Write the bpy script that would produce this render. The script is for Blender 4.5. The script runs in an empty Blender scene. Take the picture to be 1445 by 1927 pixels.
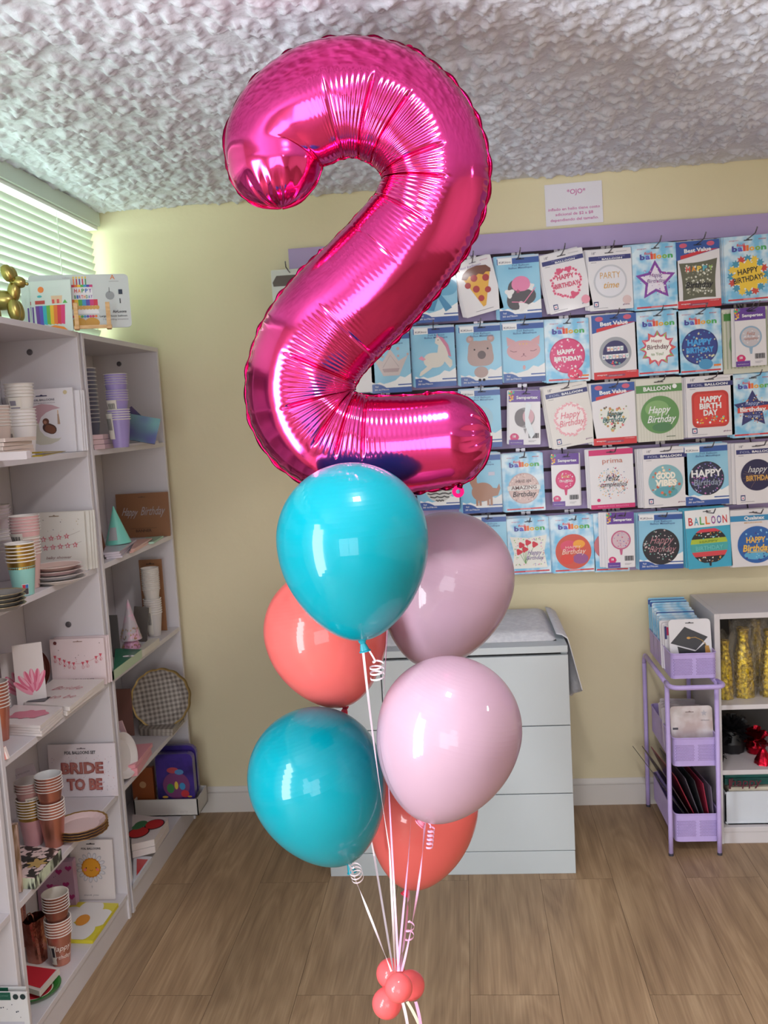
import bpy, math, random
from mathutils import Vector, Matrix, noise
random.seed(7)
S = bpy.context.scene
COL = S.collection
PI = math.pi

# ------------------------------------------------------------------ camera
YAW, PITCH, ROLL = -0.09074, -0.10596, -0.05808
FPX, CX, CY = 1740.0, 722.5, 963.5
CAM = Vector((0, 0, 1.5))
_cy, _sy, _cp, _sp = math.cos(YAW), math.sin(YAW), math.cos(PITCH), math.sin(PITCH)
FW = Vector((_sy*_cp, _cy*_cp, _sp))
_r = Vector((_cy, -_sy, 0)); _u = _r.cross(FW)
_c, _s = math.cos(ROLL), math.sin(ROLL)
RT = _r*_c + _u*_s
UP = _u*_c - _r*_s
cam = bpy.data.cameras.new('camera'); co = bpy.data.objects.new('camera', cam); COL.objects.link(co)
co.matrix_world = Matrix(((RT.x, UP.x, -FW.x, 0), (RT.y, UP.y, -FW.y, 0), (RT.z, UP.z, -FW.z, 1.5), (0, 0, 0, 1)))
cam.sensor_fit = 'HORIZONTAL'; cam.sensor_width = 36; cam.lens = FPX/1445*36
cam.clip_start = .05; cam.clip_end = 60
cam.dof.use_dof = True; cam.dof.focus_distance = 1.75; cam.dof.aperture_fstop = 43.35/2.6
S.camera = co

def at(x, y, Y):
    """the point of the room at distance Y that the photograph shows at pixel x, y"""
    d = RT*(x-CX) - UP*(y-CY) + FW*FPX
    return CAM + d*(Y/d.y)

def hit(x, y, z, x0=None, x1=None):
    """the point at height z that the photograph shows at pixel x, y"""
    d = RT*(x-CX) - UP*(y-CY) + FW*FPX
    p = CAM + d*((z-CAM.z)/d.z)
    if x0 is not None: p.x = min(max(p.x, x0), x1)
    return p

# ------------------------------------------------------------------ view, world, lights
S.view_settings.view_transform = 'Standard'; S.view_settings.look = 'None'
S.view_settings.gamma = 1; S.view_settings.use_curve_mapping = False
S.view_settings.exposure = 0.0
wd = bpy.data.worlds.new('daylight'); S.world = wd; wd.use_nodes = True
bg = wd.node_tree.nodes['Background']; bg.inputs[0].default_value = (.80, .93, 1, 1); bg.inputs[1].default_value = 1.0
XL, XR, YB, YF, ZC = -1.342, 3.3, 3.386, -3.0, 2.294

def area(name, loc, direction, sx, sy, power, color, shape='RECTANGLE'):
    l = bpy.data.lights.new(name, 'AREA'); l.shape = shape; l.size = sx; l.size_y = sy
    l.energy = power; l.color = color
    o = bpy.data.objects.new(name, l); COL.objects.link(o); o.location = loc
    o.rotation_euler = Vector(direction).to_track_quat('-Z', 'Y').to_euler()
    return o
# daylight in the blind-covered window on the left, in the shop window behind the camera and in the glazed door
area('daylight_blind_window', (-1.60, 2.30, 2.03), (1, .06, 0), 2.2, .55, 29, (.72, 1, .84))
area('daylight_shop_window', (-.1, -3.12, 1.15), (0, 1, 0), 2.4, 2.0, 72, (.93, .96, 1))
area('daylight_glazed_door', (-1.46, .35, 1.15), (1, 0, 0), .78, 1.75, 84, (.9, .96, 1))
for nm, lx, ly, pw in (('ceiling_lamp_light', 0.0, 1.22, 14), ('ceiling_lamp_light', 2.3, 1.2, 6), ('ceiling_lamp_light', .9, -1.2, 9)):
    area(nm, (lx, ly, ZC-.045), (0, 0, -1), .17, .17, pw, (1, .96, .96), 'DISK')

# ------------------------------------------------------------------ materials
def lin(c):
    return tuple(((v/255)/12.92 if v/255 <= .04045 else ((v/255+.055)/1.055)**2.4) for v in c)
MC = {}
def M(c, rough=.55, metal=0, coat=0, **k):
    """plain procedural material from an sRGB colour, cached"""
    key = (tuple(c), rough, metal, coat, tuple(sorted(k.items())))
    if key in MC: return MC[key]
    m = bpy.data.materials.new('paint_%d_%d_%d' % tuple(c)); m.use_nodes = True
    b = m.node_tree.nodes['Principled BSDF']
    b.inputs['Base Color'].default_value = (*lin(c), 1)
    b.inputs['Roughness'].default_value = rough; b.inputs['Metallic'].default_value = metal
    b.inputs['Coat Weight'].default_value = coat; b.inputs['Coat Roughness'].default_value = .08
    for a, v in k.items(): b.inputs[a.replace('_', ' ')].default_value = v
    MC[key] = m
    return m
def nodes(m): return m.node_tree.nodes, m.node_tree.links, m.node_tree.nodes['Principled BSDF']
def noise_mat(name, c1, c2, scale, rough=.5, lo=.4, hi=.6, detail=3, coat=0, coords='Object', stretch=(1, 1, 1), bump=0, bscale=60, metal=0, bdist=.002):
    m = bpy.data.materials.new(name); m.use_nodes = True; N, L, b = nodes(m)
    tc = N.new('ShaderNodeTexCoord'); mp = N.new('ShaderNodeMapping'); mp.inputs['Scale'].default_value = stretch
    nz = N.new('ShaderNodeTexNoise'); nz.inputs['Scale'].default_value = scale; nz.inputs['Detail'].default_value = detail
    r = N.new('ShaderNodeValToRGB'); r.color_ramp.elements[0].position = lo; r.color_ramp.elements[1].position = hi
    r.color_ramp.elements[0].color = (*lin(c1), 1); r.color_ramp.elements[1].color = (*lin(c2), 1)
    L.new(tc.outputs[coords], mp.inputs[0]); L.new(mp.outputs[0], nz.inputs[0]); L.new(nz.outputs[0], r.inputs[0]); L.new(r.outputs[0], b.inputs['Base Color'])
    b.inputs['Roughness'].default_value = rough; b.inputs['Coat Weight'].default_value = coat; b.inputs['Metallic'].default_value = metal
    b.inputs['Coat Roughness'].default_value = .08
    if bump:
        n2 = N.new('ShaderNodeTexNoise'); n2.inputs['Scale'].default_value = bscale; n2.inputs['Detail'].default_value = 4
        bp = N.new('ShaderNodeBump'); bp.inputs['Strength'].default_value = bump; bp.inputs['Distance'].default_value = bdist
        L.new(tc.outputs[coords], n2.inputs[0]); L.new(n2.outputs[0], bp.inputs['Height']); L.new(bp.outputs[0], b.inputs['Normal'])
    return m

WALL = noise_mat('cream_wall_paint', (218, 206, 172), (223, 211, 178), 1.5, .75, bump=.35, bscale=9, bdist=.01)
CEIL = noise_mat('white_textured_plaster', (214, 216, 228), (222, 224, 236), 6, .8, bump=.5, bscale=110, bdist=.0025)
WHITE = noise_mat('white_melamine', (206, 201, 205), (210, 205, 209), 3, .42)
WHITE2 = noise_mat('white_foil_front', (186, 193, 198), (189, 196, 201), 3, .33)
TRIM = M((214, 208, 202), .5)
LILAC = noise_mat('lilac_slatwall_paint', (172, 152, 196), (176, 156, 200), 4, .5)
GROOVE = M((70, 55, 62), .8)
STEEL = M((150, 145, 150), .3, 1)
WIRE = M((110, 105, 112), .35, .9)
LCART = noise_mat('lilac_powder_coat', (188, 168, 226), (192, 172, 230), 40, .42)
LHOLE = M((128, 110, 165), .7)
def wood():
    m = bpy.data.materials.new('oak_vinyl_planks'); m.use_nodes = True; N, L, b = nodes(m)
    uv = N.new('ShaderNodeUVMap'); mp = N.new('ShaderNodeMapping'); mp.inputs['Scale'].default_value = (1, .10, 1)
    L.new(uv.outputs[0], mp.inputs[0])
    big = N.new('ShaderNodeTexNoise'); big.inputs['Scale'].default_value = 9; big.inputs['Detail'].default_value = 3; big.inputs['Distortion'].default_value = .6
    L.new(mp.outputs[0], big.inputs[0])
    # cathedral rings: the warped big noise folded many times
    mul = N.new('ShaderNodeMath'); mul.operation = 'MULTIPLY'; mul.inputs[1].default_value = 17
    fr = N.new('ShaderNodeMath'); fr.operation = 'PINGPONG'; fr.inputs[1].default_value = 1
    L.new(big.outputs[0], mul.inputs[0]); L.new(mul.outputs[0], fr.inputs[0])
    mp2 = N.new('ShaderNodeMapping'); mp2.inputs['Scale'].default_value = (1, .022, 1); L.new(uv.outputs[0], mp2.inputs[0])
    fine = N.new('ShaderNodeTexNoise'); fine.inputs['Scale'].default_value = 210; fine.inputs['Detail'].default_value = 2
    L.new(mp2.outputs[0], fine.inputs[0])
    r = N.new('ShaderNodeValToRGB'); E = r.color_ramp.elements
    E[0].position = .2; E[0].color = (*lin((132, 106, 80)), 1); E[1].position = .8; E[1].color = (*lin((178, 150, 118)), 1)
    e = E.new(.5); e.color = (*lin((156, 128, 98)), 1)
    mx = N.new('ShaderNodeMath'); mx.operation = 'MULTIPLY_ADD'; mx.inputs[1].default_value = .20
    m3 = N.new('ShaderNodeMath'); m3.operation = 'MULTIPLY_ADD'; m3.inputs[1].default_value = .55
    L.new(fr.outputs[0], mx.inputs[0]); L.new(fine.outputs[0], m3.inputs[0])
    n4 = N.new('ShaderNodeTexNoise'); n4.inputs['Scale'].default_value = 22; L.new(mp.outputs[0], n4.inputs[0])
    m5 = N.new('ShaderNodeMath'); m5.operation = 'MULTIPLY_ADD'; m5.inputs[1].default_value = .85; m5.inputs[2].default_value = -.30
    L.new(n4.outputs[0], m5.inputs[0]); L.new(m5.outputs[0], m3.inputs[2]); L.new(m3.outputs[0], mx.inputs[2])
    L.new(mx.outputs[0], r.inputs[0])
    at_ = N.new('ShaderNodeAttribute'); at_.attribute_name = 'tone'
    hs = N.new('ShaderNodeHueSaturation'); L.new(at_.outputs['Fac'], hs.inputs['Value']); L.new(r.outputs[0], hs.inputs['Color'])
    L.new(hs.outputs[0], b.inputs['Base Color']); b.inputs['Roughness'].default_value = .48
    bp = N.new('ShaderNodeBump'); bp.inputs['Strength'].default_value = .25; bp.inputs['Distance'].default_value = .001
    L.new(fine.outputs[0], bp.inputs['Height']); L.new(bp.outputs[0], b.inputs['Normal'])
    return m
WOOD = wood()

# ------------------------------------------------------------------ mesh builder
class MB:
    def __init__(s): s.v = []; s.f = []; s.m = []; s.sm = []; s.mats = []; s.T = None
    def mi(s, m):
        if m not in s.mats: s.mats.append(m)
        return s.mats.index(m)
    def add(s, vs, fs, mat, smooth=False):
        o = len(s.v); i = s.mi(mat)
        s.v += [s.T @ Vector(v) if s.T else Vector(v) for v in vs]
        for f in fs: s.f.append([o+k for k in f]); s.m.append(i); s.sm.append(smooth)
        return s
    def box(s, x0, y0, z0, x1, y1, z1, mat):
        if x0 > x1: x0, x1 = x1, x0
        if y0 > y1: y0, y1 = y1, y0
        if z0 > z1: z0, z1 = z1, z0
        v = [(x, y, z) for z in (z0, z1) for y in (y0, y1) for x in (x0, x1)]
        return s.add(v, [(0, 2, 3, 1), (4, 5, 7, 6), (0, 1, 5, 4), (2, 6, 7, 3), (0, 4, 6, 2), (1, 3, 7, 5)], mat)
    def prism(s, pts, y0, y1, mat, side=None):
        """outline in x,z pushed from y0 (front) to y1 (back)"""
        n = len(pts)
        s.add([(p[0], y0, p[1]) for p in pts], [tuple(range(n))], mat)
        s.add([(p[0], y1, p[1]) for p in pts], [tuple(range(n))[::-1]], mat)
        v = [(p[0], y0, p[1]) for p in pts] + [(p[0], y1, p[1]) for p in pts]
        return s.add(v, [((k+1) % n, k, n+k, n+(k+1) % n) for k in range(n)], side or mat)
    def slab(s, pts, z0, z1, mat, side=None):
        n = len(pts)
        s.add([(*p, z1) for p in pts], [tuple(range(n))], mat); s.add([(*p, z0) for p in pts], [tuple(range(n))[::-1]], mat)
        v = [(*p, z0) for p in pts] + [(*p, z1) for p in pts]
        return s.add(v, [(k, (k+1) % n, n+(k+1) % n, n+k) for k in range(n)], side or mat)
    def tube(s, path, r, mat, n=8, closed=False, caps=True):
        P = [Vector(p) for p in path]; K = len(P); vs = []; nrm = None
        for i in range(K):
            a = P[(i-1) % K] if (i or closed) else P[0]; b = P[(i+1) % K] if (i < K-1 or closed) else P[-1]
            t = (b-a).normalized()
            if nrm is None: nrm = t.orthogonal().normalized()
            nrm = (nrm - t*nrm.dot(t)).normalized(); bn = t.cross(nrm)
            rr = r[i] if isinstance(r, (list, tuple)) else r
            vs += [P[i]+(nrm*math.cos(2*PI*k/n)+bn*math.sin(2*PI*k/n))*rr for k in range(n)]
        fs = []
        for i in range(K if closed else K-1):
            j = (i+1) % K
            fs += [(i*n+k, i*n+(k+1) % n, j*n+(k+1) % n, j*n+k) for k in range(n)]
        if not closed and caps: fs += [tuple(range(n))[::-1], tuple((K-1)*n+k for k in range(n))]
        return s.add(vs, fs, mat, True)
    def lathe(s, prof, mat, n=32, c=(0, 0, 0), mod=None, smooth=True, mats=None):
        """profile of (radius, z); mod(angle) scales the radius"""
        vs = []
        for r, z in prof:
            for k in range(n):
                a = 2*PI*k/n; q = r*(mod(a) if mod else 1)
                vs.append((c[0]+q*math.cos(a), c[1]+q*math.sin(a), c[2]+z))
        for i in range(len(prof)-1):
            s.add(vs[i*n:(i+2)*n], [(k, (k+1) % n, n+(k+1) % n, n+k) for k in range(n)], mats[i] if mats else mat, smooth)
        return s
    def ribbon(s, path, w, mat, side, th=.0002):
        P = [Vector(p) for p in path]; vs = []
        for i in range(len(P)):
            t = (P[min(i+1, len(P)-1)]-P[max(i-1, 0)]).normalized()
            d = Vector(side(i/(len(P)-1)) if callable(side) else side)
            d = (d-t*d.dot(t)).normalized(); nn = t.cross(d)
            for a, b in ((-1, -1), (1, -1), (1, 1), (-1, 1)): vs.append(P[i]+d*(a*w/2)+nn*(b*th/2))
        return s.add(vs, [(i*4+k, i*4+(k+1) % 4, i*4+4+(k+1) % 4, i*4+4+k) for i in range(len(P)-1) for k in range(4)], mat, False)
    def build(s, name, parent=None, mw=None, weld=False, bevel=0, bseg=2):
        me = bpy.data.meshes.new(name); me.from_pydata(s.v, [], s.f); me.update()
        for m in s.mats: me.materials.append(m)
        me.polygons.foreach_set('material_index', s.m); me.polygons.foreach_set('use_smooth', s.sm)
        if weld:
            import bmesh
            bm = bmesh.new(); bm.from_mesh(me); bmesh.ops.remove_doubles(bm, verts=bm.verts, dist=1e-5); bm.to_mesh(me); bm.free()
        o = bpy.data.objects.new(name, me); COL.objects.link(o)
        if parent: o.parent = parent
        if mw is not None: o.matrix_world = mw
        if bevel:
            b = o.modifiers.new('bevel', 'BEVEL'); b.width = bevel; b.segments = bseg; b.limit_method = 'ANGLE'
        return o
def empty(name, mw):
    o = bpy.data.objects.new(name, None); COL.objects.link(o); o.empty_display_size = .05
    o.matrix_world = mw if isinstance(mw, Matrix) else Matrix.Translation(mw)
    return o
def tag(o, label, cat, group=None, kind=None):
    o['label'] = label; o['category'] = cat
    if group: o['group'] = group
    if kind: o['kind'] = kind
    return o
def struct(o): o['kind'] = 'structure'; return o
def copy_tree(o, parent=None):
    c = o.copy(); COL.objects.link(c)
    if parent: c.parent = parent
    for ch in list(o.children): copy_tree(ch, c)
    return c
def Rz(a): return Matrix.Rotation(math.radians(a), 4, 'Z')
def Rx(a): return Matrix.Rotation(math.radians(a), 4, 'X')
def Ry(a): return Matrix.Rotation(math.radians(a), 4, 'Y')
def T(*p): return Matrix.Translation(Vector(p[0]) if len(p) == 1 else Vector(p))
def rrect(w, h, r, n=5, cx=0, cz=0):
    pts = []
    for qx, qz, a0 in ((w/2-r, h/2-r, 0), (-w/2+r, h/2-r, 90), (-w/2+r, -h/2+r, 180), (w/2-r, -h/2+r, 270)):
        for k in range(n+1):
            a = math.radians(a0+90*k/n); pts.append((cx+qx+r*math.cos(a), cz+qz+r*math.sin(a)))
    return pts

TG = {}
def text_geo(t, bold, res=2):
    k = (t, bold)
    if k in TG: return TG[k]
    cu = bpy.data.curves.new('lettering', 'FONT'); cu.body = t; cu.resolution_u = res; cu.align_x = 'CENTER'; cu.offset = bold
    o = bpy.data.objects.new('lettering', cu)
    me = bpy.data.meshes.new_from_object(o)
    vs = [(v.co.x, v.co.y) for v in me.vertices]; fs = [tuple(p.vertices) for p in me.polygons]
    bpy.data.objects.remove(o); bpy.data.curves.remove(cu); bpy.data.meshes.remove(me)
    x0 = min(v[0] for v in vs); x1 = max(v[0] for v in vs)
    TG[k] = (vs, fs, (x0+x1)/2, x1-x0)
    return TG[k]

class Art(MB):
    """flat printed artwork: u 0..1 over width w, v 0..1 over height h; front faces -y; layers stack forward"""
    def __init__(s, w, h, y=0):
        super().__init__(); s.w = w; s.h = h; s.y = y; s.l = 1
    def P(s, u, v): return ((u-.5)*s.w, s.y-s.l*.00025, v*s.h)
    def poly(s, pts, mat): s.add([s.P(*p) for p in pts], [tuple(range(len(pts)))], mat); return s
    hold = False
    def add(s, vs, fs, mat, smooth=False):
        MB.add(s, vs, fs, mat, smooth)
        if not s.hold: s.l += .08
        return s
    def up(s, n=1): s.l += n; return s
    def rect(s, u0, v0, u1, v1, mat): return s.poly([(u0, v0), (u1, v0), (u1, v1), (u0, v1)], mat)
    def fn(s, u, v, f, mat, n=40):
        """outline f(angle) -> radius in card widths"""
        k = s.w/s.h; pts = []
        for i in range(n):
            a = 2*PI*i/n; r = f(a); pts.append((u+r*math.cos(a), v+r*math.sin(a)*k))
        c = s.P(u, v); o = [s.P(*p) for p in pts]
        return s.add([c]+o, [(0, i+1, (i+1) % n+1) for i in range(n)], mat)
    def disc(s, u, v, r, mat, n=32, sq=1, rot=0):
        k = s.w/s.h; pts = []
        for i in range(n):
            a = 2*PI*i/n; x = r*math.cos(a); y = r*sq*math.sin(a)
            pts.append((u+x*math.cos(rot)-y*math.sin(rot), v+(x*math.sin(rot)+y*math.cos(rot))*k))
        return s.poly(pts, mat)
    def star(s, u, v, r, mat, n=5, q=.45, rot=PI/2):
        k = s.w/s.h; pts = []
        for i in range(2*n):
            a = rot+PI*i/n; rr = r if i % 2 == 0 else r*q; pts.append((u+rr*math.cos(a), v+rr*math.sin(a)*k))
        return s.add([s.P(u, v)]+[s.P(*p) for p in pts], [(0, i+1, (i+1) % (2*n)+1) for i in range(2*n)], mat)
    def heart(s, u, v, r, mat):
        k = s.w/s.h; pts = []
        for i in range(30):
            t = 2*PI*i/30
            pts.append((u-r*math.sin(t)**3, v+r*k*(13*math.cos(t)-5*math.cos(2*t)-2*math.cos(3*t)-math.cos(4*t))/16))
        return s.add([s.P(u, v)]+[s.P(*p) for p in pts], [(0, (i+1) % 30+1, i+1) for i in range(30)][::-1], mat)
    def flip(s): return s
    def line(s, pts, wd, mat):
        k = s.w/s.h; Q = [(p[0], p[1]/k) for p in pts]; L = []; R = []
        for i in range(len(Q)):
            a = Q[max(i-1, 0)]; b = Q[min(i+1, len(Q)-1)]; dx, dy = b[0]-a[0], b[1]-a[1]; d = math.hypot(dx, dy) or 1
            nx, ny = -dy/d*wd/2, dx/d*wd/2
            L.append((Q[i][0]+nx, (Q[i][1]+ny)*k)); R.append((Q[i][0]-nx, (Q[i][1]-ny)*k))
        n = len(Q)
        return s.add([s.P(*p) for p in L+R], [(i, n+i, n+i+1, i+1) for i in range(n-1)], mat)
    def text(s, t, u, v, size, mat, fit=None, bold=0, shear=0, rot=0, sy=1):
        """size = letter height in card widths, fit = total width in card widths"""
        vs, fs, mid, wd = text_geo(t, bold)
        sx = size*s.w/.72; 
        if fit: sx = fit*s.w/wd
        sz = size*s.w/.72*sy; c, q = math.cos(rot), math.sin(rot); o = s.P(u, v); out = []
        for x, y in vs:
            X = (x-mid)*sx+y*sz*shear; Z = y*sz
            out.append((o[0]+X*c-Z*q, o[1], o[2]+X*q+Z*c))
        return s.add(out, fs, mat)
    def dots(s, n, mats, r=.012, box=(.05, .05, .95, .95), inside=None, seed=1, star=False):
        R = random.Random(seed); s.hold = True
        for i in range(n):
            s.l += .002
            for _ in range(30):
                u = R.uniform(box[0], box[2]); v = R.uniform(box[1], box[3])
                if inside is None or inside(u, v): break
            rr = r*R.uniform(.6, 1.3)
            if star: s.star(u, v, rr*1.5, mats[i % len(mats)])
            else: s.disc(u, v, rr, mats[i % len(mats)], 7)
        s.hold = False
        return s
    def slot(s, u=.5, v=.945, w=.16, mat=None):
        mat = mat or M((60, 55, 60), .8)
        s.poly([(u-w/2, v), (u+w/2, v), (u+w/2, v+.012), (u+w/2, v+.014), (u+w*.15, v+.014), (u, v+.030), (u-w*.15, v+.014), (u-w/2, v+.014)], mat)
        return s
def in_disc(cu, cv, r, k):
    return lambda u, v: (u-cu)**2+((v-cv)/k)**2 < r*r
# ================================================================== THE ROOM
DIM = M((120, 112, 108), .8)
# floor: planks 0.225 wide, joints staggered by half a plank
def floor():
    mb = MB(); uvs = []; tones = []
    mb.box(XL-.3, YF-.3, -.03, XR+.2, YB+.1, -.0015, M((70, 54, 44), .9))
    nb = len(mb.f)
    x = -.054-.2265*6; i = 0; R = random.Random(3)
    while x < XR:
        y = (2.24 if i % 2 == 0 else 2.825)-1.19*5
        while y < YB:
            y2 = min(y+1.19, YB); a = max(y, YF)
            if y2 > YF:
                x2 = min(x+.2265, XR); g = .0005
                if x2 > XL:
                    x1 = max(x, XL)
                    mb.add([(x1+g, a+g, 0), (x2-g, a+g, 0), (x2-g, y2-g, 0), (x1+g, y2-g, 0)], [(0, 1, 2, 3)], WOOD)
                    ox, oy = R.uniform(0, 50), R.uniform(0, 50)
                    uvs += [(ox, oy+a), (ox+x2-x1, oy+a), (ox+x2-x1, oy+y2), (ox, oy+y2)]; tones.append(R.uniform(.90, 1.08))
            y += 1.19
        x += .2265; i += 1
    o = mb.build('floor'); me = o.data
    ul = me.uv_layers.new(name='UVMap'); ta = me.attributes.new('tone', 'FLOAT', 'FACE')
    n4 = nb*4
    for k, uv in enumerate(uvs): ul.data[n4+k].uv = uv
    for k in range(len(me.polygons)): ta.data[k].value = tones[k-nb] if k >= nb else 1
    return struct(o)
floor()
# ceiling: heavy knock-down plaster modelled as relief where the camera sees it, plain further back
def ceiling():
    mb = MB(); x0, x1, y0, y1, st = XL, 1.5, .9, YB, .0052
    nx = int((x1-x0)/st); ny = int((y1-y0)/st); vs = []
    for j in range(ny+1):
        for i in range(nx+1):
            x = x0+(x1-x0)*i/nx; y = y0+(y1-y0)*j/ny
            w = noise.noise(Vector((x*14, y*14, 3.1)))*.016; w2 = noise.noise(Vector((x*14, y*14, 9.1)))*.016
            px, py = x+w, y+w2
            big = noise.noise(Vector((x*5.5, y*5.5, .7)))
            d, _ = noise.voronoi(Vector((px*30, py*19, 0)), distance_metric='DISTANCE')
            d2, _ = noise.voronoi(Vector((px*74+4, py*50, 2)), distance_metric='DISTANCE')
            h = .0125*(.5-min(d[0], .8))+.0050*(.5-min(d2[0], .9))+.0022*noise.noise(Vector((x*120, y*120, 5)))
            h += .002*big
            h = max(-.0030, h)            # trowelled flat spots
            e = min(x-x0, YB-y, .02)/.02
            vs.append((x, y, ZC-.002-(h+.003)*1.8*e))
    fs = [(j*(nx+1)+i, (j+1)*(nx+1)+i, (j+1)*(nx+1)+i+1, j*(nx+1)+i+1) for j in range(ny) for i in range(nx)]
    mb.add(vs, fs, CEIL, True)
    mb.box(XL-.3, YF-.2, ZC, XR+.2, YB+.2, ZC+.1, CEIL)
    return struct(mb.build('ceiling'))
ceiling()
mb = MB(); mb.box(XL-.3, YB, -.03, XR+.2, YB+.15, ZC+.1, WALL); struct(mb.build('wall_back'))
mb = MB(); mb.box(XR, YF-.2, -.03, XR+.15, YB, ZC, WALL); struct(mb.build('wall_right'))
def wall_holes(name, axis, p0, p1, a0, a1, z0, z1, holes):
    """wall slab along one axis with rectangular openings (a, b, z0, z1)"""
    mb = MB(); hs = sorted(holes); cur = a0
    def bx(a, b, c, d):
        if b-a < 1e-4 or d-c < 1e-4: return
        if axis == 'Y': mb.box(p0, a, c, p1, b, d, WALL)
        else: mb.box(a, p0, c, b, p1, d, WALL)
    for a, b, c, d in hs:
        bx(cur, a, z0, z1); bx(a, b, z0, c); bx(a, b, d, z1); cur = b
    bx(cur, a1, z0, z1)
    return struct(mb.build(name))
wall_holes('wall_left', 'Y', XL-.15, XL, YF, YB, -.03, ZC, [(-.07, .77, 0, 2.06), (1.15, 3.37, 1.80, 2.262)])
wall_holes('wall_front', 'X', YF-.15, YF, XL-.15, XR, -.03, ZC, [(-1.3, 1.1, .12, 2.18)])
def frame(name, axis, p, a0, a1, z0, z1, bars, part):
    mb = MB(); w = .045
    def bx(a, b, c, d, t=.03):
        if axis == 'Y': mb.box(p-t, a, c, p+t, b, d, TRIM)
        else: mb.box(a, p-t, c, b, p+t, d, TRIM)
    bx(a0, a0+w, z0, z1); bx(a1-w, a1, z0, z1); bx(a0, a1, z0, z0+w); bx(a0, a1, z1-w, z1)
    for b in bars: bx(b-w/2, b+w/2, z0, z1)
    o = struct(mb.build(name))
    return o
frame('window_1', 'Y', XL-.13, 1.15, 3.37, 1.80, 2.262, [2.25], None)
frame('window_2', 'X', YF-.07, -1.3, 1.1, .12, 2.18, [-.1], None)
d1 = frame('door_1', 'Y', XL-.07, -.07, .77, 0, 2.06, [], None)
mb = MB(); mb.tube([(XL-.03, .02, .95), (XL+.03, .02, .95), (XL+.03, .02, 1.15), (XL-.03, .02, 1.15)], .008, STEEL); mb.build('door_handle', d1)
# baseboard on the back wall
mb = MB()
mb.box(XL+.25, YB-.014, 0, XR, YB, .078, TRIM); mb.box(XL+.25, YB-.011, .0785, XR, YB, .084, TRIM)
mb.add([(XL+.25, YB-.012, .084), (XR, YB-.012, .084), (XR, YB-.003, .099), (XL+.25, YB-.003, .099), (XL+.25, YB, .099), (XR, YB, .099)], [(0, 1, 2, 3), (3, 2, 5, 4)], TRIM)
struct(mb.build('baseboard_back'))
# ceiling lamps (two discs out of the frame overhead; they make the round highlights on the balloons)
for k, (lx, ly) in enumerate(((0.0, 1.22), (2.3, 1.2), (.9, -1.2))):
    mb = MB(); mb.lathe([(.001, -.002), (.13, -.002), (.13, -.03), (.1, -.04), (.09, -.036), (.09, -.02), (.001, -.02)], TRIM, 32, (lx, ly, ZC-.005))
    tag(mb.build('ceiling_lamp'), 'round white ceiling lamp %s' % ('above the balloon bouquet', 'on the right side of the ceiling', 'behind the camera')[k], 'lamp')

# ------------------------------------------------------------------ window blind
def blind():
    SL = bpy.data.materials.new('translucent_white_slat'); SL.use_nodes = True; N, L, b = nodes(SL)
    b.inputs['Base Color'].default_value = (*lin((226, 232, 222)), 1); b.inputs['Roughness'].default_value = .4
    tr = N.new('ShaderNodeBsdfTranslucent'); tr.inputs[0].default_value = (*lin((210, 226, 206)), 1)
    mx = N.new('ShaderNodeMixShader'); mx.inputs[0].default_value = .045
    L.new(b.outputs[0], mx.inputs[1]); L.new(tr.outputs[0], mx.inputs[2]); L.new(mx.outputs[0], N['Material Output'].inputs[0])
    X = XL+.032; root = empty('window_blind', (X, 2.25, 1.79))
    inv = root.matrix_world.inverted()
    mb = MB(); mb.T = inv; p = .0265; z = 1.822
    while z < 2.215:
        vs = []; a = math.radians(60)
        for y in (1.17, 3.338):
            for k in range(5):
                t = (k/4-.5)*.030; c = .0022*math.cos(PI*(k/4-.5))
                vs.append((X+t*math.cos(a)+c*math.sin(a), y, z+t*math.sin(a)-c*math.cos(a)))
        mb.add(vs, [(k, k+1, 6+k, 5+k) for k in range(4)], SL, True); z += p
    sl = mb.build('slats', root)
    mb = MB(); mb.T = inv
    mb.box(X-.026, 1.15, 2.235, X+.03, 3.36, 2.288, M((205, 214, 204), .45)); mb.box(X-.014, 1.16, 1.788, X+.012, 3.34, 1.802, M((230, 232, 226), .45))
    mb.box(X-.02, 1.155, 2.222, X+.02, 3.358, 2.2345, M((240, 242, 240), .4)); mb.build('headrail', root)
    for yy in (1.5, 2.3, 3.02):
        mb = MB(); mb.T = inv; mb.tube([(X+.016, yy, 1.80), (X+.016, yy, 2.235)], .0016, M((236, 236, 230)), 5); mb.build('ladder_cord', root)
    tag(root, 'white horizontal slat blind over the left window beneath the ceiling', 'window blind')
blind()

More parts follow.
